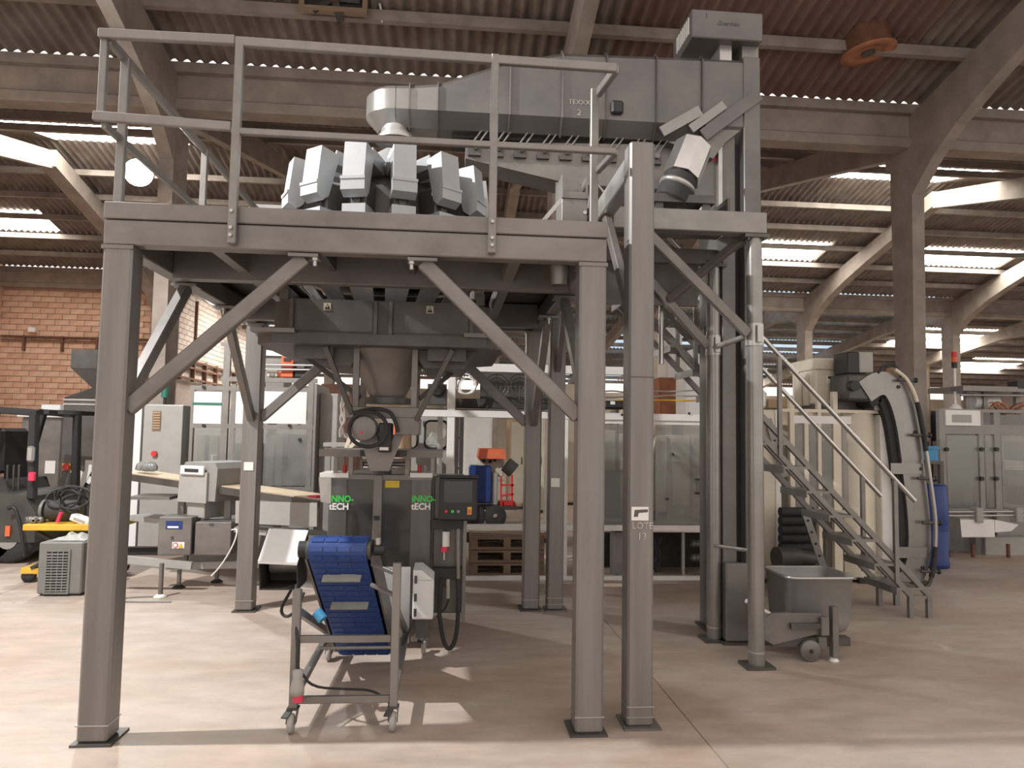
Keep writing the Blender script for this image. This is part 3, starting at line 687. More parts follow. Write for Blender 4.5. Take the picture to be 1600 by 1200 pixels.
rg = [ring(bx0+.10,bx1-.10,by0+.10,by1-.10,.06,.13), ring(bx0+.03,bx1-.03,by0+.03,by1-.03,.10,.17), ring(bx0+.01,bx1-.01,by0+.01,by1-.01,.09,.24), ring(bx0,bx1,by0,by1,.08,.555),
      ring(bx0-.012,bx1+.012,by0-.012,by1+.012,.085,.56), ring(bx0-.012,bx1+.012,by0-.012,by1+.012,.085,.575), ring(bx0+.012,bx1-.012,by0+.012,by1-.012,.07,.575), ring(bx0+.02,bx1-.02,by0+.02,by1-.02,.08,.22), ring(bx0+.12,bx1-.12,by0+.12,by1-.12,.06,.16)]
m, vs, n = shell(rg); m.add(rg[0], [tuple(range(n))[::-1]]); m.add(rg[-1], [tuple(range(n))]); m.build('tub', 'steel_tub', bn)
MB().path(ring(bx0-.005,bx1+.005,by0-.005,by1+.005,.085,.57), .012, 8, True).build('rim', 'steel_bright', bn)
yb_ = 5.15
MB().prism([(2.21,.22),(2.27,.17),(2.36,.12),(2.72,.20),(2.72,.34),(2.36,.345),(2.24,.28)], 1, yb_, yb_+.02).build('side_plate', 'steel', bn)
MB().cyl((2.285,yb_-.02,.235), (2.285,yb_+.04,.235), .055, 18).build('pivot_disc', 'steel', bn)
MB().box(2.36, 2.95, yb_+.02, yb_+.10, .10, .16).build('axle_beam', 'steel_dark', bn)
MB().box(2.36, 2.95, 5.60, 5.68, .09, .15).build('axle_beam', 'steel_dark', bn)
MB().box(2.48, 2.70, yb_-.03, yb_, .235, .275).build('lock_bar', 'steel_dark', bn)
MB().box(2.70, 2.76, yb_-.04, yb_+.02, .19, .32, .005).build('bracket', 'steel', bn)
MB().box(2.79, 2.835, yb_-.03, yb_+.03, .03, .39, .004).build('front_leg', 'steel', bn)
MB().lathe([(0,.0),(.035,.0),(.035,.01),(.015,.03)], (2.81, yb_, 0), 14).build('foot', 'white_paint', bn)
for y in (yb_-.0, 5.66):
    w_ = MB().lathe([(.0,-.022),(.07,-.022),(.078,-.015),(.078,.015),(.07,.022),(.0,.022)], (2.63,y,.078), 24, ax=1).build('wheel', 'steel', bn)
    MB().cyl((2.63,y-.03,.078), (2.63,y+.03,.078), .014, 10).build('wheel_hub', 'black', w_)
MB().box(2.70, 2.76, yb_, yb_+.03, .09, .17).build('wheel_bracket', 'steel', bn)
MB().cyl((2.18,5.2,.42), (2.40,5.25,.30), .016, 8).build('tow_lever', 'white_paint', bn)
# ================================================================ collecting hopper under the weigher
ch = thing('collecting_hopper', 'dark octagonal collecting box with conical hopper hung under the platform', 'hopper', (-.46, 5.5, 1.75))
def octo(x0, x1, y0, y1, c): return [(x0+c,y0),(x1-c,y0),(x1,y0+c),(x1,y1-c),(x1-c,y1),(x0+c,y1),(x0,y1-c),(x0,y0+c)]
def oct_ring(outer, inner, z0, z1):
    n = 8; vs = [(x,y,z0) for x,y in outer] + [(x,y,z1) for x,y in outer] + [(x,y,z0) for x,y in inner] + [(x,y,z1) for x,y in inner]; fs = []
    for i in range(n):
        j = (i+1) % n
        fs += [(i,j,n+j,n+i), (2*n+j,2*n+i,3*n+i,3*n+j), (n+i,n+j,3*n+j,3*n+i), (j,i,2*n+i,2*n+j)]
    return MB().add(vs, fs)
oo = octo(-1.20, .28, 4.9, 6.22, .16); oi = octo(-1.19, .27, 4.91, 6.21, .16)
oct_ring(oo, oi, 2.24, 2.475).build('box_wall', 'steel_dark', ch)
oct_ring(octo(-1.28, .36, 4.84, 6.28, .12), octo(-.9, 0, 5.2, 5.9, .1), 2.17, 2.24).build('lower_flange', 'steel_dark', ch)
for (x0, x1) in ((-1.02, -.52), (-.38, .12)): MB().box(x0, x1, 4.892, 4.90, 2.262, 2.455).build('front_panel', 'steel_dark', ch)
for x in (-1.05, -.50, -.40, .14): MB().box(x-.012, x+.012, 4.875, 4.90, 2.245, 2.47).build('panel_rib', 'steel_dark', ch)
for x in (-.82, -.14):
    s_ = MB().box(x-.024, x+.024, 4.888, 4.892, 2.40, 2.45).build('warning_sticker', 'sticker_pale', ch)
    MB().prism([(x-.018,2.406),(x+.018,2.406),(x,2.444)], 1, 4.886, 4.888).build('triangle_sign', 'black', s_)
    MB().box(x-.003, x+.003, 4.8845, 4.886, 2.418, 2.434).build('mark', 'sticker_pale', s_)
for x in (-1.15, .23): MB().box(x-.14, x+.14, 4.80, 4.88, 2.235, 2.262).build('corner_bracket', 'steel', ch)
for x in (-1.12, .2):
    for y in (4.98, 6.14): MB().box(x-.03, x+.03, y-.03, y+.03, 2.475, 2.56).build('hanger', 'steel_dark', ch)
MB().lathe([(.33,2.20),(.31,2.18),(.13,1.86),(.13,1.80),(.122,1.80),(.122,1.86),(.30,2.18)], (-.44, 5.3, 0), 32).build('cone', 'steel', ch)
MB().cyl((-.44,5.3,1.80), (-.44,5.3,1.84), .17, 24).build('cone_collar', 'steel_dark', ch)
for (x, y) in ((-.64, 5.08), (-.24, 5.08), (-.64, 5.52), (-.24, 5.52)): MB().box(x-.022, x+.022, y-.02, y+.02, 1.62, 2.18, .003).build('frame_post', 'steel', ch)
MB().box(-.70, -.20, 5.05, 5.09, 1.69, 1.77, .004).build('frame_plate', 'steel', ch); MB().box(-.36, -.20, 5.04, 5.5, 1.58, 1.70, .004).build('frame_plate', 'steel', ch)
for (a, b) in (((-.84,4.98,2.17),(-.66,5.06,1.72)), ((.02,4.98,2.17),(-.22,5.06,1.68)), ((-1.1,5.6,2.17),(-.66,5.5,1.85)), ((.15,5.6,2.17),(-.22,5.5,1.85))): MB().bar(a, b, .035, .05, (0,1,0), .003).build('stay', 'steel_dark', ch)
for x in (-.95, -.05):
    MB().box(x-.10, x+.16, 5.0, 5.06, 2.09, 2.17).build('under_bracket', 'steel_dark', ch)
MB().prism([(-1.05,2.17),(-.62,2.17),(-.68,2.05),(-.9,2.06)], 1, 5.1, 5.9).build('under_pan', 'steel_dark', ch)
MB().prism([(-.26,2.17),(.2,2.17),(.1,2.05),(-.18,2.05)], 1, 5.1, 5.9).build('under_pan', 'steel_dark', ch)

# flap unit with its motor, cable loop and funnel
fu = thing('flap_unit', 'round drive motor looped with black cable under the conical hopper', 'motor', (-.47, 5.2, 1.45))
MB().cyl((-.565,4.98,1.62), (-.565,5.2,1.62), .082, 28).build('motor_body', 'steel', fu)
MB().lathe([(.085,.0),(.088,-.005),(.075,-.012),(.0,-.012)], (-.565,4.98,1.62), 28, ax=1).build('motor_cap', 'steel_v', fu)
MB().box(-.585, -.57, 4.965, 4.97, 1.585, 1.60).build('red_mark', 'red', fu)
MB().path([(-.565+.125*math.cos(t)+.03, 4.955+.015*math.sin(3*t), 1.615+.118*math.sin(t)) for t in [2*math.pi*i/30 for i in range(30)]], .013, 8, True).build('cable_loop', 'rubber', fu)
MB().path([(-.64,4.96,1.72),(-.52,4.97,1.755),(-.40,4.98,1.745),(-.36,4.98,1.68),(-.34,5.0,1.60)], .013, 8).build('cable', 'rubber', fu)
MB().box(-.47, -.385, 5.0, 5.2, 1.46, 1.66, .006).build('dark_block', 'black', fu)
MB().box(-.46, -.40, 4.995, 5.0, 1.475, 1.495).build('white_tag', 'white_paint', fu)
MB().add([(-.60,5.12,1.58),(-.32,5.12,1.58),(-.34,5.42,1.58),(-.58,5.42,1.58),(-.53,5.17,1.33),(-.41,5.17,1.33),(-.41,5.30,1.33),(-.53,5.30,1.33)], [(0,4,5,1),(1,5,6,2),(2,6,7,3),(3,7,4,0)]).build('funnel', 'steel', fu)
MB().prism([(-.615,1.60),(-.50,1.60),(-.47,1.50),(-.40,1.50),(-.36,1.60),(-.30,1.60),(-.40,1.33),(-.53,1.33)], 1, 5.10, 5.112).build('funnel_front', 'steel', fu)
for k in range(5):
    rr = random.Random(k); MB().path([(-.72+rr.uniform(-.03,.03), 5.1+rr.uniform(-.03,.03), 1.56+.06*i+rr.uniform(-.01,.01)) for i in range(6)], .008, 6).build('loose_wire', 'white_paint', fu)

# ================================================================ vertical bagging machine
VY = 5.50
vf = thing('bagging_machine', 'grey vertical bagging machine with green and white lettering on its doors', 'packing machine', (-.48, 6.0, 0))
def R(px0, py0, px1, py1, Y=VY): return rect(px0, py0, px1, py1, Y)
a, b, z0, z1 = R(512, 742, 673, 900); VL, VR = a, b
ZT_ = z1
MB().box(VL+.02, VR-.02, VY+.45, 6.55, .12, ZT_-.02, .01).build('machine_body', 'steel_dark', vf)
for x in (VL, VR-.05):
    for y in (VY+.05, 6.5): MB().box(x, x+.05, y, y+.05, 0, ZT_, .004).build('corner_post', 'steel_v', vf)
MB().box(VL, VR, VY, VY+.03, .25, .42).build('lower_panel', 'steel_mid', vf)
for (p0, p1, mt, nm) in ((512, 541, 'steel_mid', 'door_panel'), (641, 673, 'steel_mid', 'door_panel')):
    a, b, _, _ = R(p0, 742, p1, 900); MB().box(a, b, VY, VY+.03, .42, ZT_, .004).build(nm, mt, vf)
a, b, _, _ = R(541, 742, 582, 900); MB().box(a, b, VY+.008, VY+.016, .42, ZT_-.03).build('door_window', 'plexi_dark', vf)
a, b, _, _ = R(596, 742, 641, 900); MB().box(a, b, VY+.008, VY+.016, .42, ZT_-.03).build('door_window', 'plexi_dark', vf)
a, b, _, _ = R(582, 742, 596, 900); mu = MB().box(a, b, VY-.015, VY+.03, .42, ZT_, .004).build('door_rail', 'steel', vf)
cx = (a+b)/2
for zz in (.68, .95): MB().box(cx-.02, cx+.02, VY-.03, VY-.015, zz, zz+.03).build('latch', 'black', mu)
MB().box(VL, VR, VY-.004, VY+.03, ZT_-.035, ZT_).build('door_header', 'steel', vf)
for (p0, p1) in ((500, 545), (641, 676)):
    a, b, z0, z1 = R(p0, 739, p1, 746); MB().box(a, b, VY-.02, VY+.3, z0, z1).build('white_ledge', 'white_paint', vf)
a, b, z0, z1 = R(602, 751, 624, 762); MB().box(a, b, VY+.001, VY+.006, z0, z1).build('yellow_label', 'sticker_yellow', vf)
# interior: former tube and jaws
MB().cyl((cx,VY+.32,.5), (cx,VY+.32,1.42), .075, 20).build('forming_tube', 'steel', vf)
MB().box(VL+.15, VR-.15, VY+.2, VY+.42, .50, .62).build('sealing_jaw', 'black', vf); MB().box(VL+.12, VR-.12, VY+.24, VY+.44, .72, 1.05).build('film_drive', 'dark', vf)
# top frame
a, b, z0, z1 = R(499, 703, 692, 713); TL, TR, TZ = a, b, z1
MB().frame(TL, TR, z0-.005, z1, VY-.02, VY+.03, .028).build('top_frame', 'steel', vf)
MB().box(TL, TR, VY+.03, VY+.55, z1-.02, z1).build('top_plate', 'steel', vf)
for px in (524, 548, 636, 676):
    a, b, _, zz = R(px-3, 712, px+3, 745); MB().box(a, b, VY, VY+.03, ZT_, TZ-.03).build('top_post', 'galv', vf)
for (p0, p1) in ((560, 585), (606, 636)):
    a, b, z0, z1 = R(p0, 718, p1, 736); MB().frame(a, b, z0, z1, VY+.1, VY+.16, .018).build('film_guide', 'steel', vf)
    MB().cyl((a, VY+.2, (z0+z1)/2), (b, VY+.2, (z0+z1)/2), .02, 10).build('film_roller', 'steel_bright', vf)
for (px, mt) in ((537, 'red'), (547, 'rubber'), (655, 'red'), (664, 'grey_light')):
    a, b, z0, z1 = R(px-3, 727, px+3, 740); MB().cyl(((a+b)/2,VY+.05,z0), ((a+b)/2,VY+.05,z1), (b-a)/2, 10).build('pneumatic_valve', mt, vf)
a, b, z0, z1 = R(566, 700, 634, 708, 5.3); MB().box(a, b, 5.17, 5.45, z0-.02, z0+.02).build('tube_clamp', 'black', vf)
# lettering
for px in (515, 643.5):
    p = at(px, 784, Y=VY-.004); q = at(px, 796, Y=VY-.004)
    text('iNNO-', 'green', vf, FRONT(p.x, VY-.004, p.z), .066, 'green_lettering', sx=.90, bold=.002)
    text('tECH', 'logo_white', vf, FRONT(q.x-.004, VY-.004, q.z), .066, 'white_lettering', sx=.95, bold=.002)
# paper sheets on the left edge
a, b, z0, z1 = R(499, 745, 513, 783, VY-.05)
MB().add([(a,VY-.10,z1),(b+.02,VY-.06,z1),(b+.02,VY-.04,z0-.02),(a+.02,VY-.09,z0),(a,VY-.102,z1),(b+.02,VY-.062,z1),(b+.02,VY-.042,z0-.02),(a+.02,VY-.092,z0)], [(0,1,2,3),(7,6,5,4),(0,4,5,1),(1,5,6,2),(2,6,7,3),(3,7,4,0)]).build('paper_sheet', 'paper', vf)
# control tower at the right
a, b, z0, z1 = R(676, 745, 731, 960, VY+.05); MB().box(a, b-.03, VY+.08, VY+.45, .25, 1.27, .008).build('control_tower', 'steel_mid', vf)
MB().box(b-.04, b-.01, VY+.04, VY+.08, .20, 1.2, .003).build('tower_edge', 'steel_v', vf)
for (y0_, y1_) in ((812, 827), (888, 905)):
    a, b, z0, z1 = R(676, y0_, 722, y1_, VY); MB().box(a, b, VY-.02, VY+.1, z0, z1).build('black_band', 'black', vf)
p0 = at(716, 826, Y=VY-.03); p1 = at(716, 985, Y=VY-.03)
MB().cyl(p0, p1, .014, 10).build('air_pipe', 'galv', vf)
p = at(697, 835, Y=VY); MB().cyl((p.x,VY+.02,p.z-.09), (p.x,VY+.02,p.z+.02), .028, 14).build('filter_body', 'white_paint', vf)
MB().cyl((p.x-.01,VY+.02,p.z-.13), (p.x-.01,VY+.02,p.z-.09), .027, 14).build('filter_cap', 'pink', vf); MB().cyl((p.x-.01,VY+.02,p.z-.19), (p.x-.01,VY+.02,p.z-.13), .01, 8).build('filter_drain', 'steel_bright', vf)
p = at(690, 905, Y=VY-.05); MB().path([(p.x,p.y,p.z),(p.x-.02,p.y,p.z-.2),(p.x+.02,p.y,p.z-.45),(p.x+.07,p.y,p.z-.52),(p.x+.12,p.y,p.z-.42),(p.x+.13,p.y,p.z-.15),(p.x+.12,p.y,p.z)], .016, 8).build('air_hose', 'rubber', vf)
p = at(700, 920, Y=VY-.05); MB().path([(p.x-.05,p.y,p.z+.05),(p.x+.01,p.y,p.z-.0),(p.x+.0,p.y,p.z-.13),(p.x-.08,p.y,p.z-.2)], .007, 8).build('air_hose', 'rubber', vf)
MB().cyl(at(700,905,Y=VY-.05), at(700,935,Y=VY-.05), .014, 8).build('hose_fitting', 'grey_light', vf)
# operator screen
hy = VY-.14
a, b, z0, z1 = R(686, 746, 746, 814, hy)
hm = MB().box(a, b, hy, hy+.09, z0, z1, .012).build('operator_panel', 'black', vf)
MB().box(a-.005, b+.008, hy-.01, hy+.1, z1-.006, z1+.012, .004).build('panel_lid', 'black', hm)
c_, d_, e_, f_ = R(694, 752, 738, 785, hy); MB().box(c_, d_, hy-.003, hy+.002, e_, f_).build('screen', 'screen', hm)
for (px, mt) in ((697, 'red'), (707, 'green'), (716, 'grey_paint')):
    p = at(px, 799, Y=hy); MB().cyl((p.x,hy-.012,p.z), (p.x,hy+.002,p.z), .011, 12).build('push_button', mt, hm)
c_, d_, e_, f_ = R(730, 792, 737, 804, hy); MB().box(c_, d_, hy-.006, hy+.002, e_, f_).build('switch_plate', 'yellow', hm); MB().box(c_+.006, d_-.006, hy-.014, hy-.006, e_+.008, f_-.02).build('switch_knob', 'orange', hm)
MB().bar((b-.1,hy+.09,z0+.1), (b-.14,VY+.1,z0+.1), .04, .05, (0,0,1)).build('panel_arm', 'steel_dark', hm)

# ================================================================ take-away conveyor with blue belt
cv = thing('incline_conveyor', 'inclined blue belt conveyor on a wheeled steel frame in front of the bagging machine', 'conveyor', (-.53, 4.6, 0))
FX0, FX1, FY = -.795, -.262, 4.10
for (x, zt) in ((FX0, .74), (FX1, .88)): MB().box(x-.022, x+.022, FY-.022, FY+.022, .115, zt, .004).build('frame_post', 'steel_v', cv)
for z in (.155, .475): MB().box(FX0+.022, FX1-.022, FY-.016, FY+.016, z-.018, z+.018, .003).build('cross_bar', 'steel', cv)
for x in (FX0, FX1):
    MB().bar((x,FY+.02,.17), (x,5.35,.20), .04, .04, (0,0,1), .003).build('base_rail', 'steel', cv)
    MB().bar((x,FY+.02,.62), (x,5.15,.24), .035, .04, (0,0,1), .003).build('side_stay', 'steel', cv)
MB().box(FX0, FX1, 5.05, 5.09, .17, .21).build('cross_bar', 'steel', cv)
MB().cyl((FX0+.02,4.75,.24), (FX1-.02,4.75,.24), .012, 8).build('tie_rod', 'galv', cv)
for (x, y) in ((FX0, FY), (FX1, FY), (FX0, 5.33), (FX1+.12, 5.45)):
    c_ = MB().box(x-.03, x+.03, y-.03, y+.03, .108, .118).prism([(y-.06,.05),(y-.03,.11),(y+.03,.11),(y-.03,.05)], 0, x-.026, x-.021).prism([(y-.06,.05),(y-.03,.11),(y+.03,.11),(y-.03,.05)], 0, x+.021, x+.026).build('caster_fork', 'steel_dark', cv)
    MB().lathe([(.0,-.016),(.040,-.016),(.050,-.010),(.050,.010),(.040,.016),(.0,.016)], (x,y-.045,.050), 20, ax=0).build('caster_wheel', 'grey_light', c_)
    MB().bar((x-.015,y-.03,.108), (x-.03,y-.085,.092), .035, .008, (0,0,1)).build('brake_pedal', 'steel_dark', c_)
# belt loop: head roller high at the front, tail low at the back
hy_, hz_, ty_, tz_, rr_ = 4.47, .895, 5.13, .165, .075
BX0, BX1 = -.79, -.455
ang = math.atan2(tz_-hz_, ty_-hy_)          # direction head -> tail
def loop(r):
    pts = []
    nx, nz = -math.sin(ang), math.cos(ang)   # upper side normal
    a0 = math.atan2(nz, nx)
    for k in range(15): a = a0 + math.pi*k/14; pts.append((hy_+r*math.cos(a), hz_+r*math.sin(a)))
    for k in range(15): a = a0 + math.pi + math.pi*k/14; pts.append((ty_+r*math.cos(a), tz_+r*math.sin(a)))
    return pts
lo, li = loop(rr_), loop(rr_-.012); n = len(lo); vs = []
for x in (BX0, BX1): vs += [(x,y,z) for y,z in lo] + [(x,y,z) for y,z in li]
fs = []
for i in range(n):
    j = (i+1) % n; fs += [(i,2*n+i,2*n+j,j), (n+i,n+j,3*n+j,3*n+i), (i,j,n+j,n+i), (2*n+i,3*n+i,3*n+j,2*n+j)]
SK = Matrix(((1,.15,0,-.15*hy_),(0,1,0,0),(0,0,1,0),(0,0,0,1)))
belt = MB(SK).add(vs, fs).build('belt', 'blue_belt', cv)
# raised belt modules along the loop
L_ = 0; per = []
for i in range(n):
    p, q = V((0,*lo[i])), V((0,*lo[(i+1) % n])); per.append((L_, p, q, (q-p).length)); L_ += (q-p).length
def on_loop(s):
    s %= L_
    for (a, p, q, l) in per:
        if a <= s < a+l or l == 0: 
            d = (q-p).normalized(); return p + d*(s-a), d
    return per[-1][2], (per[-1][2]-per[-1][1]).normalized()
NM = 44
for k in range(NM):
    p, d = on_loop(k*L_/NM); nrm = V((0, d.z, -d.y))
    p2 = p + nrm*.001
    m = MB(SK)
    for c4 in range(4):
        xa = BX0 + .012 + c4*.080; m.bar((xa,p2.y,p2.z), (xa+.070,p2.y,p2.z), .030, .005, tuple(nrm))
    m.build('belt_module', 'blue_belt', belt)
for s_ in (.38, .656, 1.02, 1.6, 1.9, 2.2):
    p, d = on_loop(s_); nrm = V((0, d.z, -d.y))
    MB(SK).bar((BX0+.06,*(p+nrm*.024).yz), (BX1-.05,*(p+nrm*.024).yz), .012, .05, tuple(nrm)).build('belt_cleat', 'cleat', belt)
for (y, z) in ((hy_, hz_), (ty_, tz_)): MB(SK).cyl((BX0-.02,y,z), (BX1+.02,y,z), rr_-.014, 20).build('roller', 'steel_dark', cv)
for x in (BX0-.03, BX1+.018):
    d = V((0, ty_-hy_, tz_-hz_)).normalized(); nn = V((0, -d.z, d.y))
    a = V((x,hy_,hz_)) - d*.03 - nn*.05; b = V((x,ty_,tz_)) + d*.03 - nn*.05
    MB(SK).bar((x+.006,hy_+.02,hz_-.01), (x+.006,ty_,tz_), .012, .14, (0,.7,.7)).build('side_plate', 'steel', cv)
MB().cyl((BX1+.03,hy_,hz_), (BX1+.09,hy_,hz_), .035, 14).build('bearing', 'black', cv); MB().cyl((BX1+.05,hy_,hz_+.03), (BX1+.05,hy_,hz_+.07), .02, 10).build('bearing_cap', 'steel_bright', cv)
for z in (.82, .70): MB().cyl((BX1+.03,FY+.3,z), (FX1,FY+.0,z), .014, 8).build('mount_tube', 'steel', cv)
# white guard over the drive motor on the left
gx0, gx1 = -1.12, -.865
g = MB().add([(gx0+.045,4.60,1.0),(gx1+.025,4.60,.99),(gx1,4.42,.825),(gx0+.03,4.42,.835),(gx0+.045,4.60,.99),(gx1+.025,4.60,.98),(gx1,4.42,.81),(gx0+.03,4.42,.82)], [(0,3,2,1),(4,5,6,7),(0,1,5,4),(1,2,6,5),(2,3,7,6),(3,0,4,7)]).build('motor_guard_top', 'white_panel', cv)
MB().prism([(4.43,.81),(4.60,.98),(4.75,.98),(4.75,.66),(4.48,.66)], 0, gx0+.03, gx0+.038).prism([(4.43,.81),(4.60,.98),(4.75,.98),(4.75,.66),(4.48,.66)], 0, gx1-.008, gx1).box(gx0+.03, gx1, 4.72, 4.75, .66, .98).box(gx0+.03, gx1, 4.48, 4.75, .655, .665).box(gx0+.04, gx1, 4.60, 4.75, .975, .985).build('motor_guard_sides', 'dark', cv)
MB().cyl((gx0+.06,4.62,.78), (gx1-.02,4.62,.78), .05, 16).build('drive_motor', 'steel', cv)
MB().cyl((gx1,hy_,hz_), (BX0,hy_,hz_), .05, 16).build('drive_shaft', 'black', cv)
# cables and plugs
MB().path([(-.86,4.4,.70),(-.83,4.2,.62),(-.80,4.10,.60),(-.775,4.065,.45),(-.775,4.06,.36),(-.77,4.06,.33)], .01, 8).build('cable', 'rubber', cv)
MB().path([(-.90,4.45,.66),(-.93,4.3,.58),(-.87,4.2,.56),(-.80,4.14,.62),(-.78,4.2,.70)], .009, 8).build('cable', 'rubber', cv)
MB().path([(-.75,4.06,.31),(-.70,4.1,.22),(-.55,4.3,.14),(-.40,4.4,.10),(-.30,4.3,.06)], .007, 8).build('cable', 'rubber', cv)
pg = MB().lathe([(.012,.0),(.030,-.01),(.026,-.05),(.038,-.10),(.036,-.135),(.0,-.135)], (-.768,4.05,.335), 16).build('power_plug', 'grey_light', cv)
MB().cyl((-.762,4.05,.20), (-.762,4.05,.165), .028, 16).build('plug_ring', 'pink', pg)
MB().cyl((-.73,4.35,.56), (-.69,4.33,.52), .03, 12).build('blue_plug', 'sky_blue', cv)
# white guard panel, control box
MB().box(-.47, -.24, 5.20, 5.212, .14, .66).build('white_guard_panel', 'white_panel', cv)
MB().prism([(5.05,.30),(5.22,.30),(5.22,.56),(5.05,.52)], 0, -.425, -.415).build('inner_guard', 'white_panel', cv)
cb = MB().box(-.215, -.075, 5.05, 5.35, .335, .60, .008).build('control_box', 'white_panel', cv)
MB().prism([(-.215,.60),(-.215,.665),(-.16,.665),(-.075,.60)], 1, 5.05, 5.35).build('box_hood', 'white_panel', cb)
m = MB()
for z in (.36, .46, .58): m.cyl((-.195,5.04,z), (-.195,5.04,z+.05), .009, 8)
m.build('hinge', 'steel_dark', cb)
MB().box(-.19, -.10, 5.08, 5.3, .21, .335).build('box_bracket', 'steel_dark', cv)
MB().path([(-.20,5.1,.33),(-.24,5.0,.25),(-.27,4.9,.2),(-.29,4.8,.18)], .008, 8).build('cable', 'rubber', cv)
MB().bar((-.14,5.2,.22), (FX1+.05,5.4,.11), .04, .03, (0,0,1)).build('box_leg', 'steel', cv)
# ================================================================ forklift at the left edge
fk = thing('forklift', 'dark forklift truck with overhead guard at the left edge', 'forklift', (-5.6, 9.3, 0))
def RB(px0, py0, px1, py1, Y, dy, c=.0): a, b, z0, z1 = rect(px0, py0, px1, py1, Y); return MB().box(a, b, Y, Y+dy, z0, z1, c)
a, b, z0, z1 = rect(-60, 770, 55, 880, 9.0)
MB().prism([(a,.25),(b,.25),(b,z1-.25),(b-.12,z1-.05),(b-.35,z1),(a,z1)], 1, 9.0, 10.2).build('counterweight', 'forklift_dark', fk)
MB().box(a, b-.05, 9.05, 10.15, .12, .30, .02).build('chassis', 'dark', fk)
MB().prism([(a,z1),(b-.40,z1),(b-.45,z1+.13),(a+.1,z1+.15)], 1, 9.15, 10.05).build('engine_hood', 'dark', fk)
for y in (9.08, 10.08):
    a2, b2, c2, d2 = rect(38, 645, 60, 775, 9.1)
    MB().bar((b2-.03,y,z1-.08), (b2-.06,y,d2), .08, .10, (0,1,0), .01).build('guard_post', 'black', fk)
    MB().bar((a+.05,y,z1), (a+.25,y,d2), .07, .08, (0,1,0), .01).build('guard_post', 'black', fk)
    MB().bar((b2-.02,y,d2), (a+.2,y,d2+.03), .08, .08, (0,0,1), .01).build('guard_rail', 'black', fk)
for k in range(5): MB().box(a+.3+k*.16, a+.36+k*.16, 9.08, 10.08, d2-.01, d2+.04).build('guard_slat', 'black', fk)
MB().box(a+.25, b-.55, 9.3, 9.85, z1+.12, z1+.30, .04).build('seat', 'black', fk); MB().box(b-.7, b-.58, 9.3, 9.85, z1+.2, z1+.75, .04).build('seat_back', 'black', fk)
for x in (a+.3, b-.3):
    for y in (9.02, 10.0):
        w_ = MB().lathe([(.10,-.09),(.24,-.09),(.28,-.05),(.28,.05),(.24,.09),(.10,.09)], (x,y+.08,.28), 24, ax=1).build('wheel', 'rubber', fk)
        MB().cyl((x,y-.02,.28), (x,y+.18,.28), .11, 16).build('wheel_rim', 'grey_paint', w_)
RB(40, 697, 52, 722, 8.95, .06, .02).build('mirror', 'steel_bright', fk); RB(43, 738, 53, 752, 8.95, .05, .01).build('red_tag', 'pink', fk)
for px in (8, 18, 26): p = at(px, 745, Y=9.2); MB().cyl((p.x,9.25,p.z-.16), (p.x+.02,9.2,p.z+.14), .012, 8).build('lever', 'steel_dark', fk)
MB().path([at(12,795,Y=8.9), at(24,790,Y=8.9), at(34,830,Y=8.9), at(38,870,Y=8.9)], .02, 8).build('tow_bracket', 'black', fk)
RB(8, 822, 15, 838, 8.97, .04).build('indicator', 'orange', fk)

# cabinets behind the forklift
t = thing('stainless_cabinet', 'stainless steel cabinet with a white paper notice behind the forklift', 'cabinet', (-7, 13, 0))
RB(30, 652, 92, 815, 12.5, .7, .01).build('cabinet_body', 'steel', t); RB(70, 720, 86, 740, 12.48, .02).build('paper_notice', 'paper', t)
RB(26, 640, 94, 652, 12.4, .8, .01).build('cabinet_top', 'white_panel', t); RB(64, 632, 94, 641, 12.6, .5, .01).build('white_tray', 'white_panel', t); RB(62, 770, 88, 778, 12.45, .1).build('ledge', 'white_paint', t)
MB().box(*[f(at(30,800,Y=12.5).x, at(92,800,Y=12.5).x) for f in (min, max)], 12.55, 13.1, 0, at(60,815,Y=12.5).z).build('plinth', 'steel_dark', t)
# tall hopper cabinet
hc = thing('hopper_cabinet', 'tall dark stainless cabinet with a funnel hopper on its sloping top', 'cabinet', (-5.4, 11.4, 0))
a, b, z0, z1 = rect(93, 622, 205, 860, 11.0); MB().box(a, b, 11.0, 12.0, 0, z1, .01).build('cabinet_body', 'steel_dark', hc)
_, _, zc, zd = rect(93, 600, 150, 622, 11.0)
MB().add([(a,11,z1),(b,11,z1),(b,12,z1),(a,12,z1),(a+.45,11.25,zd+.03),(b-.35,11.25,zd+.03),(b-.35,11.8,zd+.03),(a+.45,11.8,zd+.03)], [(0,1,5,4),(1,2,6,5),(2,3,7,6),(3,0,4,7),(4,5,6,7)]).build('sloping_top', 'steel_dark', hc)
for py in (624, 631): q = at(93, py, Y=10.98).z; MB().box(a-.005, b+.005, 10.985, 11.0, q-.012, q+.012).build('trim_strip', 'steel_bright', hc)
x0_, x1_, zz0, zz1 = rect(111, 546, 152, 575, 11.2); zb_ = at(140, 605, Y=11.2).z
MB().add([(x0_,11.2,zz1),(x1_,11.2,zz1),(x1_,11.6,zz1),(x0_,11.6,zz1),(x0_,11.2,zz0),(x1_,11.2,zz0),(x1_,11.6,zz0),(x0_,11.6,zz0),(x0_+.27,11.3,zb_),(x1_-.02,11.3,zb_),(x1_-.02,11.5,zb_),(x0_+.27,11.5,zb_)],
         [(0,4,5,1),(1,5,6,2),(2,6,7,3),(3,7,4,0),(4,8,9,5),(5,9,10,6),(6,10,11,7),(7,11,8,4)]).build('funnel', 'steel_dark', hc)
s_ = RB(97, 724, 110, 735, 10.97, .03).build('switch_plate', 'yellow', hc); p = at(103, 729.5, Y=10.95); MB().cyl((p.x,10.93,p.z), (p.x,10.97,p.z), .045, 16).build('switch_knob', 'red', s_)
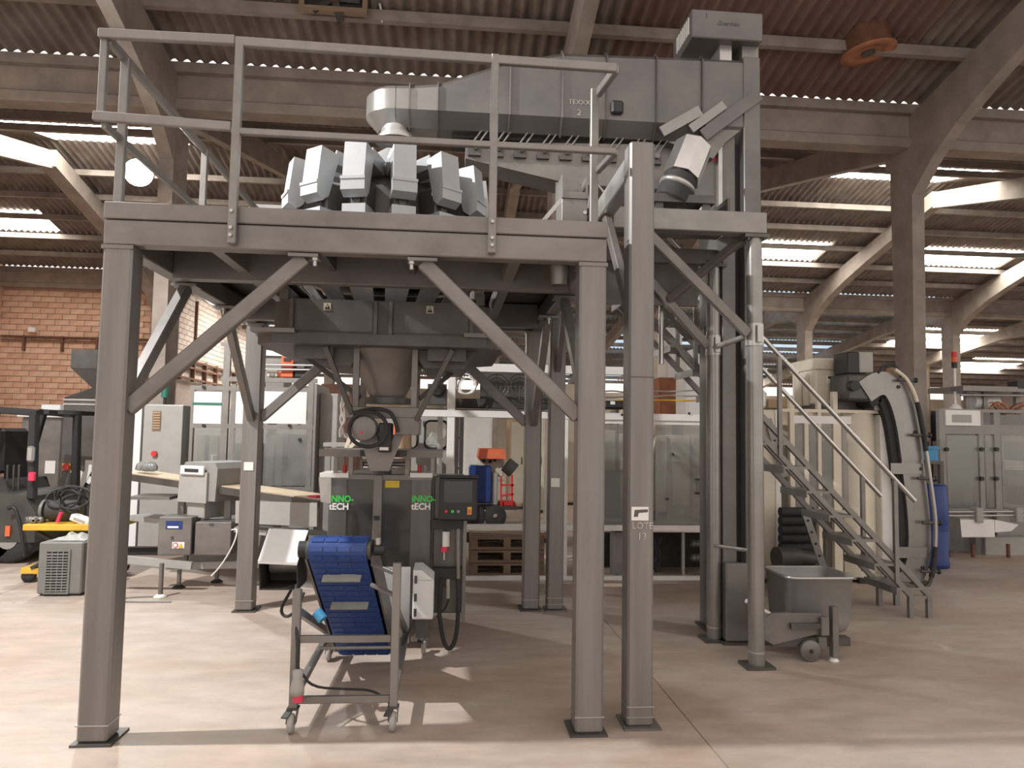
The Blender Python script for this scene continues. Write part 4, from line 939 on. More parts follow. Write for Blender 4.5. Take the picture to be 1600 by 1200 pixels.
MB().bar(at(112,733,Y=10.97), at(143,752,Y=10.97), .10, .01, (0,1,0)).build('tape', 'paper', hc); MB().bar(at(122,765,Y=10.96), at(142,728,Y=10.96), .09, .01, (0,1,0)).build('tape', 'paper', hc); RB(133, 719, 150, 733, 10.96, .01).build('notice', 'paper', hc)
# electrical cabinet
ec = thing('electrical_cabinet', 'tall pale grey electrical cabinet with vent behind the left brace', 'cabinet', (-3.6, 9.9, 0))
a, b, z0, z1 = rect(222, 632, 283, 830, 9.6); MB().box(a-.6, b, 9.6, 10.3, .1, z1, .01).build('cabinet_body', 'grey_paint', ec)
MB().box(a, b, 9.57, 9.6, .12, z1-.01, .004).build('door', 'grey_light', ec); MB().box(a-.57, a-.02, 9.57, 9.6, .12, z1-.01, .004).build('door', 'white_panel', ec)
MB().box(a-.022, a-.002, 9.565, 9.57, .12, z1-.01).build('door_gap', 'steel_dark', ec); MB().box(a-.55, b-.05, 9.65, 10.25, 0, .1).build('plinth', 'black', ec)
g = RB(238, 642, 251, 673, 9.56, .01).build('vent', 'wood', ec)
for k in range(7): q = at(244, 645+k*4, Y=9.55).z; x0_, x1_, _, _ = rect(239, 642, 250, 673, 9.55); MB().box(x0_, x1_, 9.552, 9.56, q-.008, q+.008).build('louvre', 'cardboard', g)
p = at(241, 709, Y=9.55); MB().cyl((p.x,9.53,p.z), (p.x,9.57,p.z), .035, 12).build('red_button', 'red', ec)
t = thing('beacon_light', 'small green beacon lamp on top of the pale electrical cabinet', 'lamp', (at(257,625,Y=9.9)))
p = at(257, 632, Y=9.9); MB().cyl((p.x,9.9,z1), (p.x,9.9,z1+.10), .02, 8).build('stem', 'black', t); MB().cyl((p.x,9.9,z1+.10), (p.x,9.9,z1+.24), .045, 12).build('lens', 'teal', t)
# lift table
lt = thing('lift_table', 'yellow scissor lift table on small wheels behind the left post', 'lift table', (-3.6, 8.2, 0))
a, b, z0, z1 = rect(35, 820, 168, 828, 7.9); MB().box(a, b, 7.9, 8.6, z0-.01, z1, .006).build('table_top', 'yellow', lt); ZL = z1
_, _, q0, q1 = rect(30, 889, 62, 899, 7.9); MB().box(a-.02, b, 7.95, 8.55, q0, q1, .006).build('base_frame', 'yellow', lt)
for y in (7.97, 8.5):
    MB().bar((a+.08,y,q1), (b-.1,y,z0-.03), .03, .06, (0,1,0)).build('scissor_arm', 'dark', lt); MB().bar((a+.08,y+.035,z0-.03), (b-.1,y+.035,q1), .03, .06, (0,1,0)).build('scissor_arm', 'dark', lt)
for x in (a+.05, b-.08):
    for y in (7.98, 8.5): MB().lathe([(0,-.025),(.065,-.025),(.065,.025),(0,.025)], (x,y,.066), 16, ax=1).build('wheel', 'rubber', lt); MB().box(x-.05, x+.05, y-.04, y+.04, .10, q0+.01).build('fork', 'steel_bright', lt)
# motor and cables lying on the lift table
mt_ = thing('gear_motor', 'dark electric motor with coiled cable lying on the yellow lift table', 'motor', (at(90,815,Y=8.1).x, 8.15, ZL))
p = at(85, 802, Y=8.1); MB().cyl((p.x-.1,8.15,ZL+.115), (p.x+.22,8.22,ZL+.115), .11, 20).build('motor_body', 'dark', mt_); MB().cyl((p.x-.13,8.15,ZL+.115), (p.x-.1,8.15,ZL+.115), .12, 20).build('end_bell', 'steel', mt_)
for k in range(6):
    rr = random.Random(k+20); cx_, cz_ = p.x+.10+rr.uniform(-.05,.1), ZL+.24+rr.uniform(-.03,.03); r0 = rr.uniform(.10,.17)
    MB().path([(cx_+r0*math.cos(u), 8.12+.07*math.sin(u+k)+rr.uniform(-.01,.01), cz_+r0*.7*math.sin(u)) for u in [2*math.pi*i/20 for i in range(20)]], .012, 6, True).build('cable_coil', 'rubber', mt_)
q = at(92, 808, Y=8.0); MB().cyl((q.x,7.98,q.z-.05), (q.x+.03,7.98,q.z+.05), .02, 8).build('red_grip', 'pink', mt_)
t = thing('white_block', 'small white plastic block on the yellow lift table beside the motor', 'block', (at(128,815,Y=8).x, 8.0, ZL)); M = Matrix.Translation((at(128,815,Y=8.05).x, 8.05, ZL+.035)) @ Matrix.Rotation(.35, 4, 'Y')
MB(M).box(-.10, .10, -.06, .06, -.035, .035, .01).build('body', 'white_panel', t); MB(M).box(-.06, .06, -.065, -.06, -.012, .012).build('slot', 'grey_light', t)
t = thing('steel_fittings', 'small heap of grey steel fittings on the left end of the lift table', 'fittings', (at(55,818,Y=8.1).x, 8.1, ZL))
for k in range(7):
    rr = random.Random(k+40); x = at(48+k*4, 818, Y=8.1).x; M = Matrix.Translation((x, 8.05+rr.uniform(-.05,.08), ZL+.03)) @ Matrix.Rotation(rr.uniform(-1,1), 4, 'Z')
    MB(M).lathe([(.012,-.03),(.03,-.03),(.035,.0),(.03,.03),(.012,.03)], (0,0,0), 10, ax=k % 2).build('fitting', 'steel', t)
# grey air unit
ac = thing('air_unit', 'grey metal air unit with louvred grille standing on the floor', 'air unit', (-3.62, 7.5, 0))
ax0, ax1 = -3.83, -3.43; az = at(90, 847, Y=7.35).z
MB().box(ax0, ax1, 7.33, 7.86, .02, az, .012).build('casing', 'grey_unit', ac); MB().box(ax0+.02, ax1-.02, 7.36, 7.83, 0, .02).build('base', 'dark', ac)
gx0_, gx1_, gz0_, gz1_ = rect(72, 862, 105, 925, 7.32); MB().frame(gx0_-.02, gx1_+.02, gz0_-.02, gz1_+.02, 7.318, 7.335, .02).build('grille_frame', 'grey_unit', ac); MB().box(gx0_, gx1_, 7.326, 7.332, gz0_, gz1_).build('grille_back', 'dark', ac)
k = 0; z = gz0_+.012
while z < gz1_: MB().bar((gx0_,7.318,z), (gx1_,7.318,z), .018, .006, (0,-.5,.8)).build('louvre', 'grey_unit', ac); z += .026
for x in (gx0_+.05, gx0_+.10, gx0_+.15): MB().box(x-.003, x+.003, 7.312, 7.316, gz0_, gz1_).build('grille_bar', 'grey_paint', ac)
t = thing('crumpled_cloth', 'crumpled grey cloth lying on top of the grey air unit', 'cloth', (-3.6, 7.6, az))
n = 12; vs = []
rr = random.Random(5)
for i in range(n+1):
    for j in range(n+1):
        u, v_ = i/n, j/n; e = min(u, 1-u, v_, 1-v_)*3; vs.append((-3.76+u*.30+rr.uniform(-.01,.01), 7.40+v_*.35+rr.uniform(-.01,.01), az+.006+min(1,e)*(.02+.05*abs(math.sin(u*9+v_*4))*rr.uniform(.4,1))))
MB().add(vs, [(i*(n+1)+j, (i+1)*(n+1)+j, (i+1)*(n+1)+j+1, i*(n+1)+j+1) for i in range(n) for j in range(n)], True).build('fabric', 'grey_light', t)

# ================================================================ metal detector conveyor
md = thing('metal_detector_conveyor', 'inspection conveyor with tan belt passing through a grey detector head', 'conveyor', (-2.5, 7.8, 0))
A = at(196, 738, Y=8.3); B = at(500, 782, Y=7.05)
M = None
d = (V((B.x,B.y,0))-V((A.x,A.y,0))).normalized(); nv = V((-d.y, d.x, 0))
def along(s, off=0, z=0): return V((A.x,A.y,0)) + d*s + nv*off + V((0,0,z))
LEN = (V((B.x,B.y,0))-V((A.x,A.y,0))).length; zb1, zb2 = A.z, B.z; zb_ = (zb1+zb2)/2
MB().bar(along(-.15,.18,zb1), along(LEN,.18,zb2), .36, .02, (0,0,1)).build('belt', 'belt_tan', md)
for o in (-.015, .375): MB().bar(along(-.15,o,zb1-.035), along(LEN,o,zb2-.035), .02, .07, (0,0,1)).build('side_rail', 'steel_dark', md)
MB().bar(along(LEN*.62,-.03,zb2-.16), along(LEN,-.03,zb2-.13), .02, .22, (0,0,1)).build('side_panel', 'grey_light', md)
MB().bar(along(LEN*.93,.1,zb2+.02), along(LEN*.97,.1,zb2+.02), .12, .03, (0,0,1)).build('red_tag', 'pink', md)
# head
hp = at(318, 770, Y=7.75); ang_ = math.atan2(d.y, d.x); M = Matrix.Translation((hp.x, hp.y, 0)) @ Matrix.Rotation(ang_, 4, 'Z')
zt, zq = at(318, 722, Y=7.75).z, at(318, 800, Y=7.75).z
hd = MB(M).prism([(-.27,zq+.12),(-.24,zt-.06),(-.20,zt),(.20,zt),(.24,zt-.06),(.22,zq+.12)], 1, -.06, .52).build('detector_head', 'grey_paint', md)
MB(M).prism([(-.26,zq+.10),(-.245,zt-.10),(.13,zt-.10),(.13,zq+.10)], 1, -.09, -.06).build('front_cover', 'grey_light', hd)
MB(M).box(-.22, .10, -.115, -.085, zt-.13, zt-.035, .01).build('display_bezel', 'white_paint', hd); MB(M).box(-.15, .04, -.119, -.115, zt-.10, zt-.065).build('display', 'screen', hd)
MB(M).box(-.17, .07, -.05, .5, zq-.06, zq+.12, .01).build('head_base', 'grey_light', hd)
# frame, control boxes
for px, w_, lab in ((247, 52, 'stainless control box with blue label'), (304, 57, 'plain stainless control box')):
    y = 7.55; a, b, z0, z1 = rect(px, 808 if px < 300 else 816, px+w_, 868, y); bx_ = MB().box(a, b, y, y+.28, z0, z1, .008).build('control_box', 'steel', md, lab)
    if px < 300:
        l_ = RB(259, 814, 285, 827, y-.004, .004).build('blue_label', 'blue', bx_); MB().box(*(lambda r: (r[0], r[1], y-.007, y-.004, r[2], r[3]))(rect(262, 822, 279, 825, y))).build('label_print', 'logo_white', l_)
        w2 = RB(269, 847, 288, 857, y-.004, .004).build('warning_label', 'paper', bx_); p = at(274, 852, Y=y-.006); MB().cyl((p.x,y-.008,p.z), (p.x,y-.004,p.z), .026, 14).build('prohibition_sign', 'red', w2); MB().cyl((p.x,y-.010,p.z), (p.x,y-.008,p.z), .018, 14).build('sign_centre', 'paper', w2)
        r_ = rect(279, 848, 287, 856, y); MB().prism([(r_[0],r_[2]),(r_[1],r_[2]),((r_[0]+r_[1])/2,r_[3])], 1, y-.008, y-.004).build('hazard_sign', 'sticker_yellow', w2)
        p = at(269, 840, Y=y); MB().cyl((p.x,y-.015,p.z), (p.x,y,p.z), .013, 10).build('lock', 'steel_dark', bx_)
    else: p = at(330, 819, Y=y); MB().box(p.x-.02, p.x+.02, y-.01, y, p.z-.01, p.z+.01).build('latch', 'steel_dark', bx_)
for (p0, p1, y) in (((175,872),(300,884),7.5), ((250,884),(500,880),7.7)):
    MB().bar(at(*p0,Y=y), at(*p1,Y=y), .05, .07, (0,0,1)).build('floor_beam', 'grey_light', md)
for (px, y) in ((253, 7.28), (281, 7.7), (340, 7.98), (386, 7.9)):
    p = at(px, 880, Y=y); l_ = MB().cyl((p.x,y,.02), (p.x,y,p.z), .022, 10).build('foot_leg', 'steel', md); MB().lathe([(0,.03),(.03,.03),(.06,.01),(.06,0),(0,0)], (p.x,y,0), 14).build('foot_pad', 'white_paint' if px < 260 else 'rubber', l_)
for s in (.25, .5, .75): q = along(LEN*s, .18); MB().box(q.x-.03, q.x+.03, q.y-.03, q.y+.03, .55, zb_-.07).build('support_post', 'steel', md)
MB().bar(along(.0,.18,.62), along(LEN,.18,.58), .30, .05, (0,0,1)).build('lower_tray', 'grey_light', md)
MB().box(at(205,790,Y=8).x, at(270,790,Y=8).x, 7.9, 8.3, at(230,775,Y=8).z-.03, at(230,775,Y=8).z).build('catch_tray', 'steel', md)
MB().path([at(362,828,Y=7.5), at(372,826,Y=7.45), at(366,850,Y=7.4), at(345,885,Y=7.4), at(330,900,Y=7.4)], .008, 6).build('cable', 'white_paint', md)
MB().path([(at(250,935,Z=.01).x, 7.3, .012), (-2.9,7.25,.012), (-3.05,7.15,.012), (-2.9,7.05,.012), (-2.5,7.05,.012)], .008, 6).build('cable', 'grey_paint', md)
t = thing('clear_bag', 'crumpled clear plastic wrap lying on the left end of the tan belt', 'plastic wrap', along(.18,.12,zb1+.01))
for k in range(5):
    rr = random.Random(k); c0 = along(.12+k*.045, .1, zb1+.05); MB().lathe([(0,-.04),(.04+rr.random()*.03,-.02),(.05,.02+rr.random()*.03),(.01,.07)], c0, 7).build('fold', 'plexi_haze', t)

# ================================================================ white-panelled machine behind
gm = thing('glazed_machine', 'aluminium framed machine with white upper panels and clear doors behind the rear left post', 'machine', (-2.6, 9.2, 0))
GY = 8.9
def G(p0, p1, p2, p3, dy=.05, y=GY): a, b, z0, z1 = rect(p0, p1, p2, p3, y); return a, b, y, y+dy, z0, z1
for (p0, p1, top) in ((297, 302, 605), (347, 357, 540), (402, 411, 597), (480, 489, 597), (360, 367, 600)):
    a, b, y0_, y1_, _, z1 = G(p0, top, p1, 700, .06); MB().box(a, b, y0_, y1_, .05, z1).build('frame_post', 'galv', gm)
for (p0, p1, p2, p3) in ((297,604,489,611), (297,663,489,670), (345,590,495,597), (345,534,368,540), (297,760,489,768)): MB().box(*G(p0,p1,p2,p3,.05)).build('frame_rail', 'galv', gm)
for (p0, p1) in ((302, 346), (368, 401), (412, 479)): MB().box(*G(p0,612,p1,662,.02)).build('white_panel', 'white_panel', gm)
a_ = G(301,629,347,633,.01); MB().box(a_[0], a_[1], GY-.005, GY, a_[4], a_[5]).build('green_stripe', 'teal', gm)
for (p0, p1) in ((302, 346), (358, 401), (412, 479)): MB().box(*G(p0,671,p1,759,.008)).build('clear_door', 'plexi', gm)
for (px, py) in ((318,605),(318,665),(392,664),(452,665),(468,687)): p = at(px, py, Y=GY-.02); MB().cyl((p.x,GY-.03,p.z), (p.x,GY,p.z), .02, 8).build('knob', 'black', gm)
for (p0, p1, m_) in ((306,318,'steel'), (325,338,'white_paint'), (415,426,'white_panel'), (430,440,'white_paint'), (448,474,'steel_dark')): MB().box(*G(p0,680,p1,800,.3,GY+.35)).build('inner_part', m_, gm)
MB().box(*G(297,640,500,900,.05,GY+.9)).build('rear_panel', 'grey_light', gm); MB().box(*G(297,768,489,900,.5)).build('lower_body', 'grey_paint', gm)
sp = MB(); a, b, y0_, y1_, z0, z1 = G(489,600,520,742,.8); sp.box(a, a+.03, GY, GY+.9, z0-.6, z1); sp.build('side_frame', 'galv', gm)
MB().box(a+.03, a+.25, GY+.25, GY+.9, .05, z1-.1, .01).build('side_cabinet', 'grey_light', gm)
# devices on top of it
ZT2 = at(440, 590, Y=9.2).z
for (nm, lab, r_, m_, m2) in (('orange_box', 'small orange box on top of the white-panelled machine', (440,556,459,590), 'orange', 'dark'), ('cream_device', 'small cream device on top of the white-panelled machine', (418,581,434,592), 'cream', 'steel'), ('black_drive', 'black drive unit on top of the white-panelled machine', (461,566,480,592), 'black', 'white_paint')):
    a, b, z0, z1 = rect(*r_, 9.15); t = thing(nm, lab, 'device', ((a+b)/2, 9.2, ZT2)); z1 = max(z1, ZT2+.08)
    MB().box(a, b, 9.12, 9.4, ZT2, z1, .01).build('housing', m_, t); MB().box(a+.03, b-.03, 9.105, 9.12, z1-.07, z1-.03).build('front_plate', m2, t)
t = thing('top_rollers', 'pair of bright rods over the white-panelled machine', 'rods', (-2.2, 9.1, ZT2))
for py in (570, 577): p, q = at(408, py, Y=9.08), at(492, py+1, Y=9.08); MB().cyl(p, q, .014, 8).build('rod', 'steel_bright', t)
for px in (408, 492): p = at(px, 565, Y=9.08); MB().box(p.x-.02, p.x+.02, 9.05, 9.11, ZT2, p.z).build('upright', 'steel', t)
t = thing('grey_enclosure', 'grey blue enclosure standing behind the rods of the white-panelled machine', 'cabinet', (-2.2, 9.9, 0))
a, b, z0, z1 = rect(405, 548, 445, 600, 9.9); MB().box(a, b, 9.9, 10.4, 0, z1, .01).build('enclosure_body', 'galv', t); a, b, z0, z1 = rect(412, 548, 450, 556, 9.85); MB().box(a, b, 9.85, 10.45, z0, z1).build('lid', 'white_paint', t)
# ================================================================ white guarded machine in the centre
cm = thing('guarded_machine', 'long white framed machine guard with clear panels behind the platform posts', 'machine', (1.6, 8.5, 0))
CY = 8.05
def C(p0, p1, p2, p3, dy=.05, y=CY): a, b, z0, z1 = rect(p0, p1, p2, p3, y); return a, b, y, y+dy, z0, z1
def long_rail(px0, py0, px1, py1, th, y, dy, mat, name='frame_rail'):
    p, q = at(px0, py0, Y=y), at(px1, py1, Y=y); z = (p.z+q.z)/2; h = th*y/FPX
    return MB().box(p.x, q.x, y, y+dy, z-h/2, z+h/2, .004).build(name, mat, cm)
long_rail(716, 904, 1133, 906, 9, CY, .06, 'white_paint'); long_rail(716, 825, 1110, 825, 9, CY, .06, 'white_paint'); long_rail(640, 649, 1132, 650, 11, CY, .06, 'white_paint'); long_rail(640, 575, 1000, 577, 13, CY, .08, 'white_paint')
for (p0, p1, y0_, y1_, m_) in ((697,709,568,900,'white_paint'), (880,887,655,905,'white_paint'), (897,902,655,905,'galv'), (1103,1109,655,905,'grey_light'), (1124,1133,640,908,'white_paint'), (933,940,655,825,'grey_light')):
    a, b, _, _, z0, z1 = C(p0, y0_, p1, y1_); MB().box(a, b, CY+.005, CY+.06, 0.0 if y1_ > 850 else z0, z1, .003).build('frame_post', m_, cm)
for (p0, p1) in ((942, 1020), (1024, 1103)): MB().box(*C(p0,664,p1,819,.008,CY+.02)).build('clear_panel', 'plexi', cm)
MB().box(*C(942,656,1108,663,.02,CY+.02)).build('panel_header', 'white_paint', cm)
h = MB().path([at(1087,749,Y=CY), at(1097,750,Y=CY-.06), at(1097,770,Y=CY-.06), at(1087,771,Y=CY)], .012, 8).build('door_handle', 'steel_dark', cm)
for (px, py) in ((972,648),(1077,646),(1052,710),(975,735),(1043,780)): p = at(px, py, Y=CY-.01); MB().cyl((p.x,CY-.015,p.z), (p.x,CY+.01,p.z), .014, 8).build('bolt', 'black', cm)
# inside
for (p0, y0_, p1, y1_, m_) in ((942,672,962,735,'cream'), (967,678,984,735,'cream'), (942,735,985,815,'grey_paint'), (1024,680,1042,800,'cream'), (1050,680,1078,790,'cream'), (1082,684,1104,810,'cream_dark'), (1042,735,1060,815,'grey_paint'), (962,640,967,815,'steel'), (1064,660,1068,720,'steel')):
    r_ = C(p0, y0_, p1, y1_, .35, CY+.4); MB().box(*r_, .01).build('inner_cabinet', m_, cm)
MB().box(*C(942,815,1104,822,.9,CY+.06)).build('inner_deck', 'grey_light', cm); MB().box(*C(942,656,1110,815,.03,CY+1.0)).build('rear_sheet', 'cream', cm)
MB().box(*C(962,832,1000,902,.3,CY+.15)).build('lower_cabinet', 'galv', cm); MB().box(*C(1066,832,1070,902,.04,CY+.1)).build('lower_post', 'grey_light', cm); MB().box(*C(940,832,1108,902,.02,CY+.8)).build('lower_back', 'dark', cm)
for k in range(5):
    rr = random.Random(k+60); pts = [at(1024+rr.uniform(-6,10), 838+i*8, Y=CY+.1+rr.uniform(0,.05)) for i in range(8)]; MB().path(pts, .010, 6).build('hose', 'rubber', cm)
for k in range(6): p = at(1084+(k % 3)*6, 850+(k//3)*22, Y=CY+.2); MB().lathe([(0,-.04),(.04,-.03),(.05,.0),(.03,.04),(0,.05)], p, 10).build('valve', 'steel', cm)
MB().box(*C(716,832,880,848,.03,CY+.9)).build('lower_back', 'rust', cm)
# equipment deck above: dark beam, fan, coils, wire guards
MB().box(*C(640,640,880,648,.5,CY+.06)).build('upper_tray', 'dark', cm); MB().box(*C(712,624,870,638,.25,CY+.2)).build('cable_beam', 'dark', cm)
MB().box(*C(668,600,698,632,.25,CY+.15)).build('fan_box', 'steel_dark', cm); p = at(684, 608, Y=CY+.14); MB().lathe([(.02,0),(.06,-.02),(.085,-.01),(.085,.02)], p, 20, ax=1).build('fan_ring', 'black', cm)
for k in range(5): rr = random.Random(k+80); c0 = at(729+rr.uniform(-4,4), 600+rr.uniform(-4,4), Y=CY+.05); r0 = rr.uniform(.09,.13); MB().path([(c0.x+r0*math.cos(u), c0.y+.02*math.sin(2*u+k), c0.z+r0*1.0*math.sin(u)) for u in [2*math.pi*i/22 for i in range(22)]], .008, 6, True).build('cable_coil', 'white_paint', cm)
for px in (776, 812, 845):
    c0 = at(px, 604, Y=CY+.15)
    for r0 in (.05, .10, .14): MB().path([(c0.x+r0*math.cos(u), c0.y, c0.z+r0*math.sin(u)) for u in [2*math.pi*i/24 for i in range(24)]], .005, 5, True).build('wire_guard', 'steel_dark', cm)
    MB().cyl((c0.x,c0.y,c0.z-.15), (c0.x,c0.y,c0.z+.15), .005, 5).cyl((c0.x-.15,c0.y,c0.z), (c0.x+.15,c0.y,c0.z), .005, 5).build('guard_spoke', 'steel_dark', cm)
MB().box(*C(750,584,880,632,.04,CY+.45)).build('motor_plate', 'steel_dark', cm)
for px in (690, 880, 1000): p = at(px, 575, Y=CY+.5); MB().box(p.x-.03, p.x+.03, CY+.5, CY+.56, 0, p.z).build('rear_post', 'white_paint', cm)
bb = MB().box(*C(945,626,980,639,.3,CY+.1), .02).build('black_case', 'black', cm); MB().box(*C(954,627,961,632,.005,CY+.094)).build('white_tag', 'paper', bb)
for py in (612, 620, 626): p, q = at(940, py, Y=CY+.3), at(1110, py-1, Y=CY+.3); MB().path([p + (q-p)*(i/10) + V((0,0,random.uniform(-.012,.012))) for i in range(11)], .010, 6).build('tube_line', 'yellow' if py > 622 else 'grey_light', cm)
# cab with rounded windows
t = thing('grey_cab', 'grey metal cab front with two rounded windows behind the bagging machine', 'cab', (-.1, 8.9, 0))
cy_ = 8.75; a, b, z0, z1 = rect(600, 645, 703, 760, cy_)
w1, w2, zz0, zz1 = rect(630, 657, 652, 700, cy_), rect(664, 657, 699, 696, cy_), 0, 0
m = MB()
wz0, wz1 = w1[2], w1[3]
m.box(a, w1[0], cy_, cy_+.05, wz0, wz1).box(w1[1], w2[0], cy_, cy_+.05, wz0, wz1).box(w2[1], b, cy_, cy_+.05, wz0, wz1).box(a, b, cy_, cy_+.05, wz1, z1).box(a, b, cy_, cy_+.05, .0, wz0); m.build('cab_front', 'grey_light', t)
for w_ in (w1, w2):
    MB().path([(x, cy_-.005, z) for (x, z, _) in [(p[0], p[1], 0) for p in ring(w_[0], w_[1], wz0, wz1, .06, 0)]], .014, 6, True).build('window_seal', 'rubber', t); MB().box(w_[0], w_[1], cy_+.02, cy_+.026, wz0, wz1).build('window_pane', 'plexi', t)
MB().box(a, b, cy_+.8, cy_+.85, 0, z1).build('cab_back', 'cream_dark', t)
for (px, py, pz, m_) in ((672,690,680,'white_paint'), (688,684,690,'paper')): p = at(px, py, Y=cy_+.5); MB(Matrix.Translation(p) @ Matrix.Rotation(.6,4,'Y')).box(-.05,.05,-.02,.02,-.12,.12,.01).build('inner_lever', m_, t)
# scrap frame and carton behind the flap unit
t = thing('angled_trestle', 'grey angled steel trestle with a red triangle behind the flap unit', 'trestle', (-.75, 8.0, 0))
ty0 = 7.9
MB().bar(at(540,705,Y=ty0), at(560,640,Y=ty0), .04, .06, (0,1,0)).bar(at(545,700,Y=ty0), at(580,672,Y=ty0), .04, .06, (0,1,0)).build('slanted_arm', 'cream', t)
MB().box(at(505,695,Y=ty0).x, at(582,695,Y=ty0).x, ty0, ty0+.3, at(540,698,Y=ty0).z, at(540,692,Y=ty0).z).build('cross_plate', 'grey_light', t)
MB().prism([(at(560,690,Y=ty0).x, at(560,688,Y=ty0).z), (at(578,690,Y=ty0).x, at(578,688,Y=ty0).z), (at(577,690,Y=ty0).x, at(577,680,Y=ty0).z)], 1, ty0-.02, ty0).build('red_triangle', 'red', t)
for px in (510, 578): p = at(px, 695, Y=ty0); MB().box(p.x-.03, p.x+.03, ty0+.1, ty0+.16, 0, p.z).build('leg', 'grey_paint', t)
MB().bar(at(538,680,Y=ty0+.1), at(575,690,Y=ty0+.1), .05, .05, (0,1,0)).build('brace', 'galv', t)
t = thing('orange_crate', 'orange and tan crate behind the right side of the funnel', 'crate', (-.3, 8.3, 0))
a, b, z0, z1 = rect(615, 657, 632, 690, 8.2); MB().box(a, b, 8.2, 8.5, z0, z1, .01).build('orange_side', 'orange', t); a, b, z0, z1 = rect(620, 678, 640, 760, 8.15); MB().box(a, b, 8.15, 8.5, 0, z1, .01).build('tan_body', 'cardboard', t)
# pallets under the guard
for k, (px, py) in enumerate(((735, 870), (735, 884), (735, 897))):
    p = at(px, py, Y=8.35); q = at(815, py, Y=8.35); z = .06 + (2-k)*.145
    t = thing('wooden_pallet', ('top', 'middle', 'bottom')[k] + ' wooden pallet of the low stack behind the white guard', 'pallet', ((p.x+q.x)/2, 8.7, z-.06), 'pallets behind the white guard')
    for i in range(5): MB().box(p.x, q.x+.25, 8.3+i*.17, 8.42+i*.17, z+.055, z+.078).build('deck_board', 'wood', t)
    for x in (p.x, (p.x+q.x)/2+.08, q.x+.17): MB().box(x, x+.08, 8.3, 9.1, z-.03, z+.055).build('stringer', 'wood', t)
    for i in (0, 2, 4): MB().box(p.x, q.x+.25, 8.3+i*.17, 8.42+i*.17, z-.06+.0, z-.03).build('bottom_board', 'wood', t)
# generator trailer
gt = thing('engine_trailer', 'red topped engine unit with blue tank and wheels far behind the bagging machine', 'engine', (1.0, 13.5, 0))
EYY = 13.0
def E(p0,p1,p2,p3,dy=.6,y=EYY,c=.02): a, b, z0, z1 = rect(p0,p1,p2,p3,y); return MB().box(a,b,y,y+dy,z0,z1,c)
a, b, z0, z1 = rect(746, 701, 789, 716, EYY); MB().add([(a,EYY-.3,z0),(b,EYY-.3,z0),(b,EYY+.5,z0),(a,EYY+.5,z0),(a+.03,EYY-.25,z1),(b-.03,EYY-.25,z1),(b-.03,EYY+.45,z1),(a+.03,EYY+.45,z1)], [(0,1,5,4),(1,2,6,5),(2,3,7,6),(3,0,4,7),(4,5,6,7)]).build('red_cover', 'orange', gt)
E(748,716,787,745).build('engine_body', 'cream', gt); E(733,728,768,786,.5,EYY-.3).build('blue_tank', 'blue', gt); E(768,738,778,790,.4,EYY-.2).build('grey_side', 'grey_light', gt)
for (px, py) in ((756,720),(766,721),(773,719)): p = at(px, py, Y=EYY-.01); MB().cyl((p.x,EYY-.03,p.z), (p.x,EYY,p.z), .03, 10).build('gauge', 'black', gt)
for px in (774, 742): p = at(px, 792, Y=EYY-.4); MB().lathe([(.04,-.06),(.17,-.06),(.19,-.04),(.19,.04),(.17,.06),(.04,.06)], (p.x,EYY-.42,.19), 22, ax=1).build('wheel', 'rubber', gt)
MB().cyl((at(790,725,Y=EYY).x,EYY-.1,at(790,725,Y=EYY).z), (at(802,735,Y=EYY).x,EYY-.1,at(802,735,Y=EYY).z), .14, 14).build('exhaust_drum', 'dark', gt)
for (p0, p1) in (((783,745),(783,795)), ((800,742),(800,795)), ((783,758),(803,758)), ((783,775),(803,772))): MB().bar(at(*p0,Y=EYY-.15), at(*p1,Y=EYY-.15), .03, .035, (0,1,0)).build('red_frame', 'red', gt)
E(778,784,806,794,.3,EYY-.1).build('red_box', 'red', gt); MB().box(*[f(at(733,790,Y=EYY).x, at(806,790,Y=EYY).x) for f in (min,max)], EYY-.3, EYY+.5, .28, .34).build('chassis', 'dark', gt)
# tall far things in the middle
def simple_cab(name, lab, cat, r_, y, dy, m_, m2, z_floor=True, door=True):
    a, b, z0, z1 = rect(*r_, y); t = thing(name, lab, cat, ((a+b)/2, y+dy/2, 0)); MB().box(a, b, y, y+dy, .06, z1, .015).build('cabinet_body', m_, t); MB().box(a+.03, b-.03, y+.03, y+dy-.03, 0, .06).build('plinth', 'dark', t)
    if door: MB().box(a+.04, b-.04, y-.015, y, .12, z1-.06, .005).build('door', m2, t); MB().box(b-.10, b-.08, y-.035, y-.015, z1*.5, z1*.5+.15).build('handle', 'black', t)
    return t
simple_cab('white_cabinet', 'tall white cabinet far behind the blue tank', 'cabinet', (726,648,769,705), 15.5, .8, 'white_paint', 'white_paint')
simple_cab('tan_cabinet', 'tan cabinet far behind the rear posts, right of the white cabinet', 'cabinet', (796,655,822,720), 15.5, .8, 'cardboard', 'cream_dark')
simple_cab('slim_cream_cabinet', 'slim cream cabinet far between the two rear square posts', 'cabinet', (840,650,852,760), 14.8, .6, 'cream', 'cream')
t = thing('steel_shelving', 'dark steel shelving upright far behind the operator screen', 'shelving', (at(745,700,Y=12).x, 12, 0))
for px in (715, 722): p = at(px, 640, Y=12); MB().box(p.x-.03, p.x+.03, 12, 12.06, 0, p.z).build('upright', 'dark', t)
for z in (.5, 1.0, 1.5, 1.9): MB().box(at(715,640,Y=12).x, at(722,640,Y=12).x, 12.01, 12.05, z, z+.04).build('rung', 'dark', t)
simple_cab('grey_tool_cabinet', 'broad grey cabinet far behind the white-panelled machine', 'cabinet', (500,600,560,700), 13.2, .8, 'rust', 'rust')
simple_cab('cream_locker', 'pale cream locker far behind the rear square posts', 'cabinet', (858,600,905,720), 16.5, .8, 'cream', 'cream')
